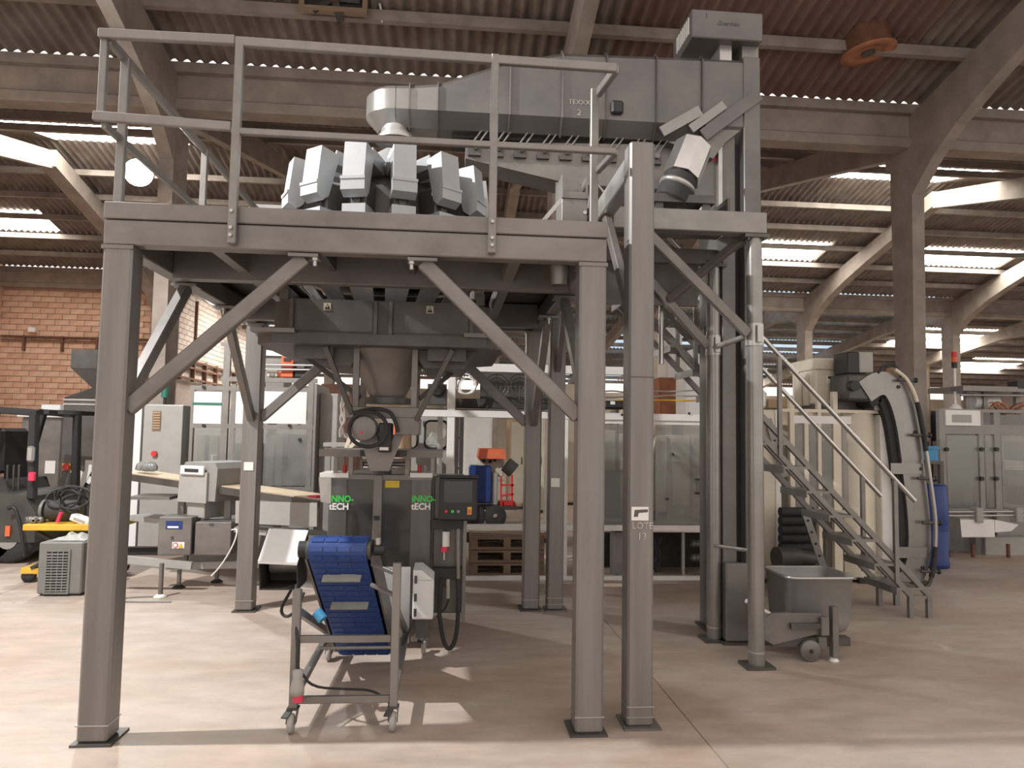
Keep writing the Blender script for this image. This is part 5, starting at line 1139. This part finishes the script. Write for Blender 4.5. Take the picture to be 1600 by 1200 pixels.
simple_cab('terracotta_locker', 'terracotta coloured cupboard far behind the upper stairs', 'cabinet', (1030,590,1080,700), 13.5, .8, 'terracotta', 'terracotta')
simple_cab('white_tall_unit', 'tall white unit far behind the stairs', 'cabinet', (1072,545,1098,700), 12.5, .6, 'white_paint', 'white_panel')
simple_cab('white_slim_unit', 'slim white unit far behind the upper end of the stairs', 'cabinet', (1040,512,1066,700), 14.5, .6, 'white_paint', 'white_panel')
# ================================================================ cream machine at the right
RY = 7.9
rm = thing('cream_machine', 'large cream guarded machine behind the staircase', 'machine', (4.1, 8.3, 0))
def Q(p0, p1, p2, p3, dy=.05, y=RY): a, b, z0, z1 = rect(p0, p1, p2, p3, y); return a, b, y, y+dy, z0, z1
a, b, y0_, y1_, z0, z1 = Q(1192, 640, 1220, 880); MB().box(a-.25, b, RY, RY+.9, .04, z1, .02).build('end_cabinet', 'cream', rm); MB().box(b-.06, b, RY-.01, RY, .05, z1).build('white_edge', 'white_paint', rm)
for (p0, p1, t_) in ((1235,1243,618), (1258,1265,640), (1279,1285,618), (1303,1311,612), (1310,1316,660)): r_ = Q(p0, t_, p1, 905, .06); MB().box(r_[0], r_[1], RY, RY+.06, 0, r_[5], .004).build('guard_post', 'cream', rm)
MB().box(*Q(1222,640,1395,645,.06)).build('top_rail', 'cream', rm); MB().box(*Q(1240,650,1330,662,.05)).build('upper_rail', 'white_paint', rm); MB().box(*Q(1240,797,1325,803,.05)).build('middle_rail', 'cream_dark', rm)
for (p0, p1) in ((1243,1258), (1265,1279), (1285,1303), (1311,1325)): MB().box(*Q(p0,663,p1,796,.008,RY+.02)).build('clear_pane', 'plexi', rm)
# rounded cream door and white post
a, b, _, _, z0, z1 = Q(1325, 645, 1376, 912); n = 10; vs = []
for z in (.06, z1):
    for k in range(n+1): u = k/n; vs.append((a+(b-a)*u, RY+.18-.20*math.sin(math.pi*(.15+.7*u)), z))
for z in (.06, z1):
    for k in range(n+1): u = k/n; vs.append((a+(b-a)*u, RY+.22-.20*math.sin(math.pi*(.15+.7*u)), z))
q = n+1; fs = [(k, k+1, q+k+1, q+k) for k in range(n)] + [(2*q+k+1, 2*q+k, 3*q+k, 3*q+k+1) for k in range(n)] + [(q+k, q+k+1, 3*q+k+1, 3*q+k) for k in range(n)]
MB().add(vs, fs, True).build('rounded_door', 'cream', rm)
r_ = Q(1376, 642, 1396, 915, .1); MB().box(r_[0], r_[1], RY-.02, RY+.12, .0, r_[5], .01).build('white_post', 'white_paint', rm)
MB().box(*Q(1220,665,1330,900,.04,RY+1.0)).build('rear_sheet', 'cream_dark', rm); MB().box(*Q(1268,730,1280,742,.02,RY+.9)).build('lit_window', 'white_panel', rm)
for (p0,p1,p2,p3,m_) in ((1243,700,1258,860,'grey_paint'),(1262,690,1300,780,'steel'),(1290,790,1325,900,'grey_light'),(1240,740,1256,746,'paper')): MB().box(*Q(p0,p1,p2,p3,.3,RY+.4), .01).build('inner_cabinet', m_, rm)
MB().box(r_[0]-1.6, r_[1], RY+.02, RY+1.0, .03, .10).build('base', 'cream_dark', rm); MB().box(at(1340,915,Y=RY).x, r_[1]-.02, RY-.05, RY, .0, .06).build('dark_foot', 'black', rm)
# upper cabinet
a, b, z0, z1 = rect(1275, 562, 1326, 632, RY+.3); uc = MB().box(a, b, RY+.3, RY+.9, z0, z1, .015).build('upper_cabinet', 'cream', rm)
a2, b2, z2, z3 = rect(1273, 560, 1328, 578, RY+.29); MB().box(a2, b2, RY+.28, RY+.92, z2, z3, .01).build('cabinet_lid', 'cream', uc)
l_ = RB(1291, 587, 1312, 599, RY+.294, .005).build('paper_label', 'paper', uc); RB(1294, 588, 1309, 592, RY+.291, .003).build('label_print', 'steel_dark', l_)
zt3 = at(1300, 640, Y=RY).z; MB().box(a, b, RY+.3, RY+.9, zt3-.0, z0).build('cabinet_support', 'steel_dark', uc)
pts = [at(1262,634,Y=RY+.5), at(1261,602,Y=RY+.5), at(1264,590,Y=RY+.5), at(1270,585,Y=RY+.5), at(1280,584,Y=RY+.5)]; MB().path(pts, .055, 14).build('duct', 'cream_dark', rm)
MB().path([at(1250,634,Y=RY+.6), at(1250,592,Y=RY+.6)], .07, 14).build('duct', 'cream_dark', rm)
RB(1310, 628, 1390, 641, RY+.2, .5).build('sloping_chute', 'steel', rm)
# cardboard box on top
tag(RB(1203, 624, 1242, 638, RY+.3, .5, .005).build('cardboard_box', 'cardboard'), 'flat cardboard box on top of the cream machine by the elevator leg', 'box')
tag(RB(1190, 610, 1200, 638, RY+.35, .3, .03).build('white_canister', 'white_panel'), 'small white canister on the cream machine beside the round pipe', 'canister')
# dark ribbed hoses, motor, perforated strip
hs = thing('ribbed_hose_stack', 'stack of thick black hoses lying behind the tote bin', 'hoses', (3.95, 7.6, 0))
for k in range(6):
    p, q = at(1219, 800+k*14, Y=7.6), at(1272, 801+k*14, Y=7.6); MB().cyl((p.x,7.6,p.z), (q.x,7.62,p.z), .052, 12).build('hose', 'rubber', hs)
z_ = at(1240, 885, Y=7.6).z; MB().box(at(1219,885,Y=7.6).x, at(1272,885,Y=7.6).x, 7.55, 7.8, 0, max(.05, z_)).build('cradle', 'dark', hs)
t = thing('drive_motor', 'greasy dark electric motor behind the rim of the tote bin', 'motor', (at(1238,880,Y=7.35).x, 7.35, 0))
p = at(1232, 872, Y=7.3); MB().cyl((p.x-.12,7.32,p.z), (p.x+.12,7.36,p.z), .11, 18).build('motor_body', 'steel_dark', t); MB().cyl((p.x+.12,7.36,p.z), (p.x+.30,7.38,p.z-.02), .08, 14).build('gearbox', 'steel_dark', t); MB().box(p.x-.12, p.x+.3, 7.25, 7.45, 0, p.z-.09).build('stand', 'dark', t)
t = thing('perforated_strip', 'leaning blue-grey steel channel with holes under the stairs', 'channel', (at(1285,890,Y=7.4).x, 7.4, 0))
p, q = at(1258, 803, Y=7.4), at(1292, 905, Y=7.3); MB().bar(p, q, .075, .03, (0,1,0)).build('channel', 'galv', t)
for k in range(5): c0 = p + (q-p)*(.1+k*.18); MB().cyl((c0.x,c0.y-.022,c0.z), (c0.x,c0.y+.022,c0.z), .013, 8).build('hole', 'black', t)
p, q = at(1200, 655, Y=7.85), at(1226, 745, Y=7.85); lc = MB().bar(p, q, .075, .03, (0,1,0)).build('leaning_channel', 'galv', rm)
for k in range(4): c0 = p + (q-p)*(.15+k*.22); MB().cyl((c0.x,c0.y-.022,c0.z), (c0.x,c0.y+.022,c0.z), .013, 8).build('hole', 'black', lc)

# ================================================================ curved elevator
ce = thing('curved_elevator', 'tall curved stainless elevator with side rod right of the cream machine', 'elevator', (at(1435,915,Y=7.9).x, 8.0, 0))
KY = 7.75
cen = [(1352,612),(1372,598),(1393,600),(1408,624),(1418,660),(1424,700),(1431,752),(1437,805),(1439,850),(1434,885),(1422,908),(1405,917)]
cen = [at(px, py, Y=KY) for px, py in cen]
cs_ = smooth(cen)
def band(offa, offb, y0, y1, i0=0, i1=None):
    P = cs_[i0:i1]; vs = []
    for i, p in enumerate(P):
        d = (P[min(i+1,len(P)-1)] - P[max(i-1,0)]).normalized(); nrm = V((-d.z, 0, d.x))
        A_, B_ = p + nrm*offa, p + nrm*offb
        vs += [(A_.x,y0,A_.z),(B_.x,y0,B_.z),(B_.x,y1,B_.z),(A_.x,y1,A_.z)]
    n = len(P); fs = []
    for i in range(n-1):
        for k in range(4): fs.append((4*i+k, 4*i+(k+1) % 4, 4*i+4+(k+1) % 4, 4*i+4+k))
    fs += [(3,2,1,0), (4*n-4,4*n-3,4*n-2,4*n-1)]
    return MB().add(vs, fs)
nn_ = len(cs_)
i_a, i_b = int(nn_*.52), int(nn_*.74)
band(-.13, .13, KY, KY+.40, 0, i_a).build('upper_bend', 'steel_soft', ce); band(-.13, .13, KY+.01, KY+.40, i_a-1, i_b+1).build('straight_casing', 'steel_soft', ce); band(-.13, .13, KY, KY+.40, i_b, nn_).build('lower_bend', 'steel_soft', ce)
band(-.21, -.14, KY+.05, KY+.38).build('inner_belt', 'rubber', ce)
for idx in (i_a, i_b):
    p = cs_[idx]; MB().box(p.x-.28, p.x+.10, KY-.012, KY-.004, p.z-.06, p.z+.06).build('joint_plate', 'steel_soft', ce)
for f_ in (.22, .40, .5, .80, .90): p = cs_[int(nn_*f_)]; MB().cyl((p.x+.07,KY-.012,p.z), (p.x+.07,KY+.0,p.z), .02, 10).build('bolt_hole', 'black', ce)
rod = smooth([at(px, py, Y=KY-.06) for px, py in ((1398,577),(1418,592),(1432,622),(1441,665),(1448,710),(1455,760),(1462,812),(1462,850),(1459,885),(1453,912),(1446,918))])
nr = len(rod); MB().path(rod[:nr//4], .022, 8).build('side_rod', 'cream', ce); MB().path(rod[nr//4-1:nr//2-4], .026, 8).build('rod_sleeve', 'rubber', ce); MB().path(rod[nr//2-5:int(nr*.72)], .022, 8).build('side_rod', 'steel_bright', ce); MB().path(rod[int(nr*.72)-1:int(nr*.86)], .028, 8).build('rod_sleeve', 'rubber', ce); MB().path(rod[int(nr*.86)-1:], .02, 8).build('side_rod', 'steel_dark', ce)
for (px, py) in ((1420,594),(1442,680),(1451,748),(1458,817),(1456,893)): p = at(px, py, Y=KY-.06); k_ = MB().cyl((p.x-.12,KY-.05,p.z), (p.x+.08,KY-.06,p.z), .016, 8).build('rod_clamp', 'steel_dark', ce); MB().lathe([(0,-.02),(.03,-.01),(.03,.01),(0,.02)], (p.x+.08,KY-.06,p.z), 10, ax=0).build('clamp_knob', 'black', k_)
# head: motor and boxes
MB().box(*(lambda r: (r[0], r[1], KY+.02, KY+.4, r[2], r[3]))(rect(1326, 584, 1366, 625, KY)), .02).build('head_housing', 'steel_dark', ce)
p = at(1333, 603, Y=KY); MB().cyl((p.x,KY-.05,p.z), (p.x,KY+.05,p.z), .06, 16).build('head_bearing', 'black', ce)
hb = MB().box(*(lambda r: (r[0], r[1], KY+.05, KY+.35, r[2], r[3]))(rect(1328, 549, 1346, 583, KY)), .01).build('dark_box', 'black', ce)
MB().box(*(lambda r: (r[0], r[1], KY+.04, KY+.35, r[2], r[3]))(rect(1346, 549, 1368, 582, KY)), .01).build('grey_box', 'grey_light', ce)
RB(1366, 622, 1380, 641, KY+.1, .2).build('chute_lip', 'galv', ce)
MB().path([at(1372,583,Y=KY), at(1380,572,Y=KY), at(1392,568,Y=KY), at(1402,574,Y=KY), at(1408,590,Y=KY)], .014, 8).build('cable', 'rubber', ce); MB().path([at(1376,580,Y=KY), at(1386,566,Y=KY), at(1398,572,Y=KY)], .010, 8).build('cable', 'steel_dark', ce)
MB().box(at(1400,915,Y=KY).x, at(1452,915,Y=KY).x, KY, KY+.45, 0, .05, .01).build('base_foot', 'steel_dark', ce)
RB(1383, 690, 1404, 820, KY+.42, .05).build('back_plate', 'dark', ce)
RB(1376, 720, 1402, 900, KY+.5, .04).build('support_leg', 'grey_paint', ce)

# ================================================================ glazed packing machine far right
gx = thing('far_right_machine', 'grey framed machine with hazy clear doors and white top panel at the right edge', 'machine', (8.3, 10.5, 0))
GY2 = 10.0
def K(p0,p1,p2,p3,dy=.06,y=GY2): a, b, z0, z1 = rect(p0,p1,p2,p3,y); return a, b, y, y+dy, z0, z1
for (p0, p1) in ((1470,1480), (1532,1540), (1556,1566), (1640,1650)): r_ = K(p0,640,p1,880); MB().box(r_[0], r_[1], GY2, GY2+.08, 0, r_[5], .005).build('frame_post', 'grey_paint', gx)
for (y0_, y1_) in ((664,679), (795,800), (640,645)): MB().box(*K(1470,y0_,1650,y1_,.07)).build('frame_rail', 'grey_paint', gx)
MB().box(*K(1478,641,1532,665,.03,GY2-.02)).build('white_panel', 'white_paint', gx); MB().box(*K(1488,648,1518,660,.005,GY2-.026)).build('panel_inset', 'grey_light', gx)
for (p0, p1) in ((1480,1532), (1540,1556), (1566,1640)): MB().box(*K(p0,680,p1,794,.01,GY2+.02)).build('clear_door', 'plexi', gx)
for (px, py) in ((1479,702),(1534,702),(1557,702),(1534,748),(1557,748),(1479,790)): p = at(px, py, Y=GY2-.02); MB().cyl((p.x,GY2-.04,p.z), (p.x,GY2,p.z), .03, 8).build('hinge', 'black', gx)
for (p0,p1,p2,p3,m_) in ((1485,690,1520,790,'grey_light'),(1495,760,1530,800,'steel_dark'),(1570,720,1600,735,'white_paint'),(1575,745,1640,760,'steel'),(1600,690,1640,790,'grey_paint'),(1545,690,1553,800,'steel')): MB().box(*K(p0,p1,p2,p3,.4,GY2+.4), .01).build('inner_part', m_, gx)
MB().box(*K(1470,645,1650,880,.05,GY2+1.3)).build('rear_sheet', 'grey_paint', gx); MB().box(*K(1490,800,1640,868,.8,GY2+.1), .01).build('lower_body', 'grey_paint', gx); MB().box(*K(1540,840,1640,875,.3,GY2-.2), .01).build('lower_box', 'grey_light', gx)
zt4 = at(1530, 640, Y=GY2).z
# roll holders and frames on top
MB().box(*K(1505,604,1640,612,.8,GY2+.1)).build('top_bar', 'galv', gx); MB().box(*K(1590,596,1650,608,.2,GY2+.1)).build('dark_box', 'black', gx)
for px in (1512, 1540, 1590): p = at(px, 610, Y=GY2+.3); MB().box(p.x-.03, p.x+.03, GY2+.3, GY2+.36, zt4, p.z).build('top_upright', 'galv', gx)
p, q = at(1500, 617, Y=GY2+.2), at(1640, 618, Y=GY2+.2); MB().cyl(p, q, .02, 8).build('top_rod', 'steel_bright', gx)
p = at(1545, 628, Y=GY2+.4); MB().cyl((p.x-.25,GY2+.45,p.z), (p.x+.15,GY2+.45,p.z), .12, 20).build('film_roll', 'white_panel', gx)
for k in range(6):
    rr = random.Random(k+100); pts = [at(1548+i*7+rr.uniform(-3,3), 640-9*math.sin(i*.8+k*.5)-rr.uniform(0,4), Y=GY2+.05) for i in range(8)]; MB().path(pts, .014, 6).build('cable', 'rust' if k % 2 else 'terracotta', gx)
# outfeed rails in front
for py in (800, 806): p, q = at(1478, py, Y=GY2-.5), at(1640, py-1, Y=GY2-.5); MB().cyl(p, q, .016, 8).build('guide_rail', 'steel_bright', gx)
for px in (1528, 1590): p = at(px, 800, Y=GY2-.5); MB().box(p.x-.05, p.x+.05, GY2-.55, GY2-.4, p.z-.14, p.z+.06, .01).build('rail_clamp', 'grey_light', gx)
MB().box(*K(1498,812,1555,840,.2,GY2-.5), .01).build('drive_cover', 'white_paint', gx); MB().prism([(at(1555,812,Y=GY2-.5).x, at(1555,812,Y=GY2-.5).z), (at(1592,822,Y=GY2-.5).x, at(1592,820,Y=GY2-.5).z), (at(1580,830,Y=GY2-.5).x, at(1580,830,Y=GY2-.5).z), (at(1555,832,Y=GY2-.5).x, at(1555,832,Y=GY2-.5).z)][::-1], 1, GY2-.5, GY2-.3).build('drive_cover', 'white_paint', gx)
MB().add([tuple(at(1466,805,Y=GY2-.5)),tuple(at(1500,810,Y=GY2-.5)),tuple(at(1505,862,Y=GY2-.5)),tuple(at(1470,858,Y=GY2-.5)),tuple(at(1466,805,Y=GY2-.5)+V((0,.4,0))),tuple(at(1500,810,Y=GY2-.5)+V((0,.4,0))),tuple(at(1505,862,Y=GY2-.5)+V((0,.4,0))),tuple(at(1470,858,Y=GY2-.5)+V((0,.4,0)))], [(3,2,1,0),(4,5,6,7),(0,1,5,4),(1,2,6,5),(2,3,7,6),(3,0,4,7)]).build('end_shield', 'steel_dark', gx)
for px in (1482, 1520, 1575): p = at(px, 850, Y=GY2-.4); MB().cyl((p.x,GY2-.4,0), (p.x,GY2-.4,p.z), .025, 8).build('foot_leg', 'rust', gx)
bc = thing('beacon_tower', 'red, orange and black stack beacon on a slim pole at right', 'lamp', (at(1492,632,Y=GY2+.3).x, GY2+.3, zt4))
p = at(1492, 600, Y=GY2+.3); MB().cyl((p.x,GY2+.3,zt4), (p.x,GY2+.3,at(1490,575,Y=GY2+.3).z), .018, 8).build('pole', 'white_paint', bc); MB().lathe([(0,.0),(.09,.0),(.09,.03),(.03,.1),(0,.1)], (p.x,GY2+.3,zt4), 16).build('pole_base', 'white_paint', bc)
for (y0_, y1_, m_) in ((566,575,'black'), (558,566,'orange'), (550,558,'red')): a, b, z0, z1 = rect(1486,y0_,1494,y1_,GY2+.3); MB().cyl((p.x,GY2+.3,z0), (p.x,GY2+.3,z1), .04, 14).build('lens', m_, bc)
# things between the curved elevator and that machine
t = thing('blue_crate', 'small blue plastic crate between the curved elevator and the far right machine', 'crate', (at(1456,720,Y=9.2).x, 9.3, 0))
a, b, z0, z1 = rect(1448,697,1466,720,9.2); m = MB(); m.box(a,b,9.2,9.22,z0,z1).box(a,b,9.5,9.52,z0,z1).box(a,a+.02,9.2,9.52,z0,z1).box(b-.02,b,9.2,9.52,z0,z1).box(a,b,9.2,9.52,z0,z0+.02); m.build('crate_body', 'sky_blue', t); MB().frame(a-.01,b+.01,z1-.04,z1,9.19,9.2,.02).build('crate_rim', 'sky_blue', t)
zc_ = z0; MB().box(a-.05, b+.05, 9.17, 9.55, z0-.04, z0).build('shelf', 'steel_dark', t); MB().box(a-.05, a, 9.17, 9.22, 0, z0-.04).box(b, b+.05, 9.17, 9.22, 0, z0-.04).build('shelf_leg', 'steel_dark', t)
t = thing('blue_drum', 'dark blue plastic drum half hidden behind the curved elevator', 'drum', (at(1450,800,Y=9.2).x, 9.2, 0))
p = at(1446, 755, Y=9.0); MB().lathe([(0,0),(.19,0),(.20,.05),(.185,.1),(.20,.45),(.185,.5),(.20,.55),(.19,p.z-.03),(.16,p.z),(0,p.z)], (p.x,8.9,0), 22).build('drum_body', 'blue', t); MB().lathe([(.19,.0),(.205,.01),(.19,.02)], (p.x,8.9,.47), 22).build('drum_hoop', 'blue', t)
simple_cab('tan_back_cabinet', 'tan cabinet behind the curved elevator and right column', 'cabinet', (1425,570,1455,720), 11.5, .7, 'cardboard', 'cream_dark')
simple_cab('pale_back_unit', 'pale unit behind the small blue crate', 'cabinet', (1440,672,1482,760), 12.5, .7, 'cream', 'white_paint')
simple_cab('dark_back_unit', 'dark cabinet at the upper left of the far right machine', 'cabinet', (1452,642,1474,700), 11.6, .6, 'black', 'black')
# ================================================================ things under the roof
hoodt = thing('extract_hood', 'round rusty orange extract hood hanging under the roof at upper right', 'hood', (5.62, 9.2, 6.95))
M = Matrix.Translation((5.62, 9.2, 6.98)) @ Matrix.Rotation(-.15, 4, 'Y')
MB(M).lathe([(.31,.26),(.31,-.04)], (0,0,0), 28).build('drum', 'rust', hoodt); MB(M).lathe([(.31,-.04),(.36,-.07)], (0,0,0), 28).lathe([(.36,-.07),(.36,-.09),(.20,-.09),(.19,-.02)], (0,0,0), 28).build('flange', 'terracotta', hoodt)
MB(M).lathe([(.0,.0),(.31,.0)], (0,0,.26), 24).lathe([(.09,.0),(.21,.0)], (0,0,-.075), 24).build('inner_disc', 'terracotta', hoodt); MB(M).cyl((0,0,-.10), (0,0,.20), .09, 14).build('motor', 'steel_dark', hoodt)
for k in range(4): a_ = k*math.pi/2+.4; MB(M).bar((.06*math.cos(a_),.06*math.sin(a_),.0), (.27*math.cos(a_),.27*math.sin(a_),.02), .03, .015, (0,0,1)).build('spoke', 'rust', hoodt)
MB().cyl((5.62,9.2,7.2), (5.62,9.2,7.45), .04, 8).build('hanger', 'rust', hoodt)
ff = thing('roof_fan', 'dark square fan box set in the roof at the top left of centre', 'fan', (at(515,5,Y=9.0)))
p = at(522, 0, Y=9.0); MB().frame(p.x-.42, p.x+.42, p.z-.17, p.z+.6, 8.95, 9.05, .06).build('fan_frame', 'wood', ff); MB().box(p.x-.36, p.x+.36, 9.02, 9.06, p.z-.11, p.z+.54).build('fan_back', 'black', ff); MB().cyl((p.x,8.93,p.z+.02), (p.x,9.04,p.z+.02), .07, 14).build('fan_hub', 'rust', ff)
for k in range(5): a_ = k*1.256; MB().bar((p.x,8.97,p.z+.02), (p.x+.32*math.cos(a_),8.99,p.z+.02+.32*math.sin(a_)), .10, .02, (.3*math.cos(a_+1.57),1,.3*math.sin(a_+1.57))).build('fan_blade', 'dark', ff)
hs_ = thing('hanging_strip', 'bent pale strip hanging from the roof beside the fan box', 'strip', (at(590,0,Y=9.2)))
pts = [at(590,-20,Y=9.2), at(593,5,Y=9.2), at(596,18,Y=9.2), at(597,35,Y=9.2)]
for k in range(3): MB().bar(pts[k], pts[k+1], .035-.008*k, .012, (0,1,0)).build('strip_piece', 'white_paint', hs_)
# ---------------------------------------------------------------- high-bay lamps
def high_bay(label, loc, watt, colr=(1,.95,.88), r=.2, spot=False, name='high_bay_lamp'):
    t = thing(name, label, 'lamp', loc, 'high-bay hall lamps'); x, y, z = loc
    MB().lathe([(.05,.32),(.09,.30),(.12,.16),(r+.06,.0),(r+.055,-.01),(.1,.14),(.0,.15)], loc, 20).build('reflector', 'steel_bright', t)
    MB().cyl((x,y,z+.3), (x,y,z+.7), .02, 8).build('hanger', 'steel_dark', t)
    MB().lathe([(0,.075),(.07,.06),(.10,.02),(.07,-.03),(0,-.045)], loc, 16).build('bulb', 'lamp_glow', t)
    ld = bpy.data.lights.new('lamp_light', 'SPOT'); ld.energy = watt; ld.color = colr; ld.shadow_soft_size = .045; ld.spot_size = math.radians(156); ld.spot_blend = .25
    lo = bpy.data.objects.new('lamp_light', ld); col.objects.link(lo); lo.parent = t; lo.location = (0, 0, -.16)
    return t
# flood lamp on the left column, turned towards the camera
lp = V((-4.32, 10.2, 5.10)); fl = thing('flood_lamp', 'round glaring flood lamp in front of the left concrete column', 'lamp', tuple(lp))
ld_ = (V((-1.2, 3.0, 1.5)) - lp).normalized(); Ml = Matrix.Translation(lp) @ ld_.to_track_quat('Z', 'Y').to_matrix().to_4x4()
MB(Ml).lathe([(0,-.16),(.10,-.15),(.19,-.03),(.20,.02),(.185,.02)], (0,0,0), 24).build('housing', 'steel_dark', fl)
MB(Ml).lathe([(0,.012),(.183,.010)], (0,0,0), 24).build('lens', 'lamp_glow', fl)
MB().bar(lp - ld_*.1, V((-4.15, 10.45, 5.2)), .04, .04).build('bracket', 'steel_dark', fl)
sd = bpy.data.lights.new('lamp_light', 'SPOT'); sd.energy = 500; sd.color = (.93,1,1); sd.spot_size = 2.6; sd.spot_blend = .5; sd.shadow_soft_size = .15
so = bpy.data.objects.new('lamp_light', sd); col.objects.link(so); so.parent = fl; so.location = ld_*.05; so.rotation_euler = (-ld_).to_track_quat('Z', 'Y').to_euler()
high_bay('high-bay lamp high above the floor left of the steel platform', (-4.6, 4.0, 6.3), 1850, (1,.985,.97))
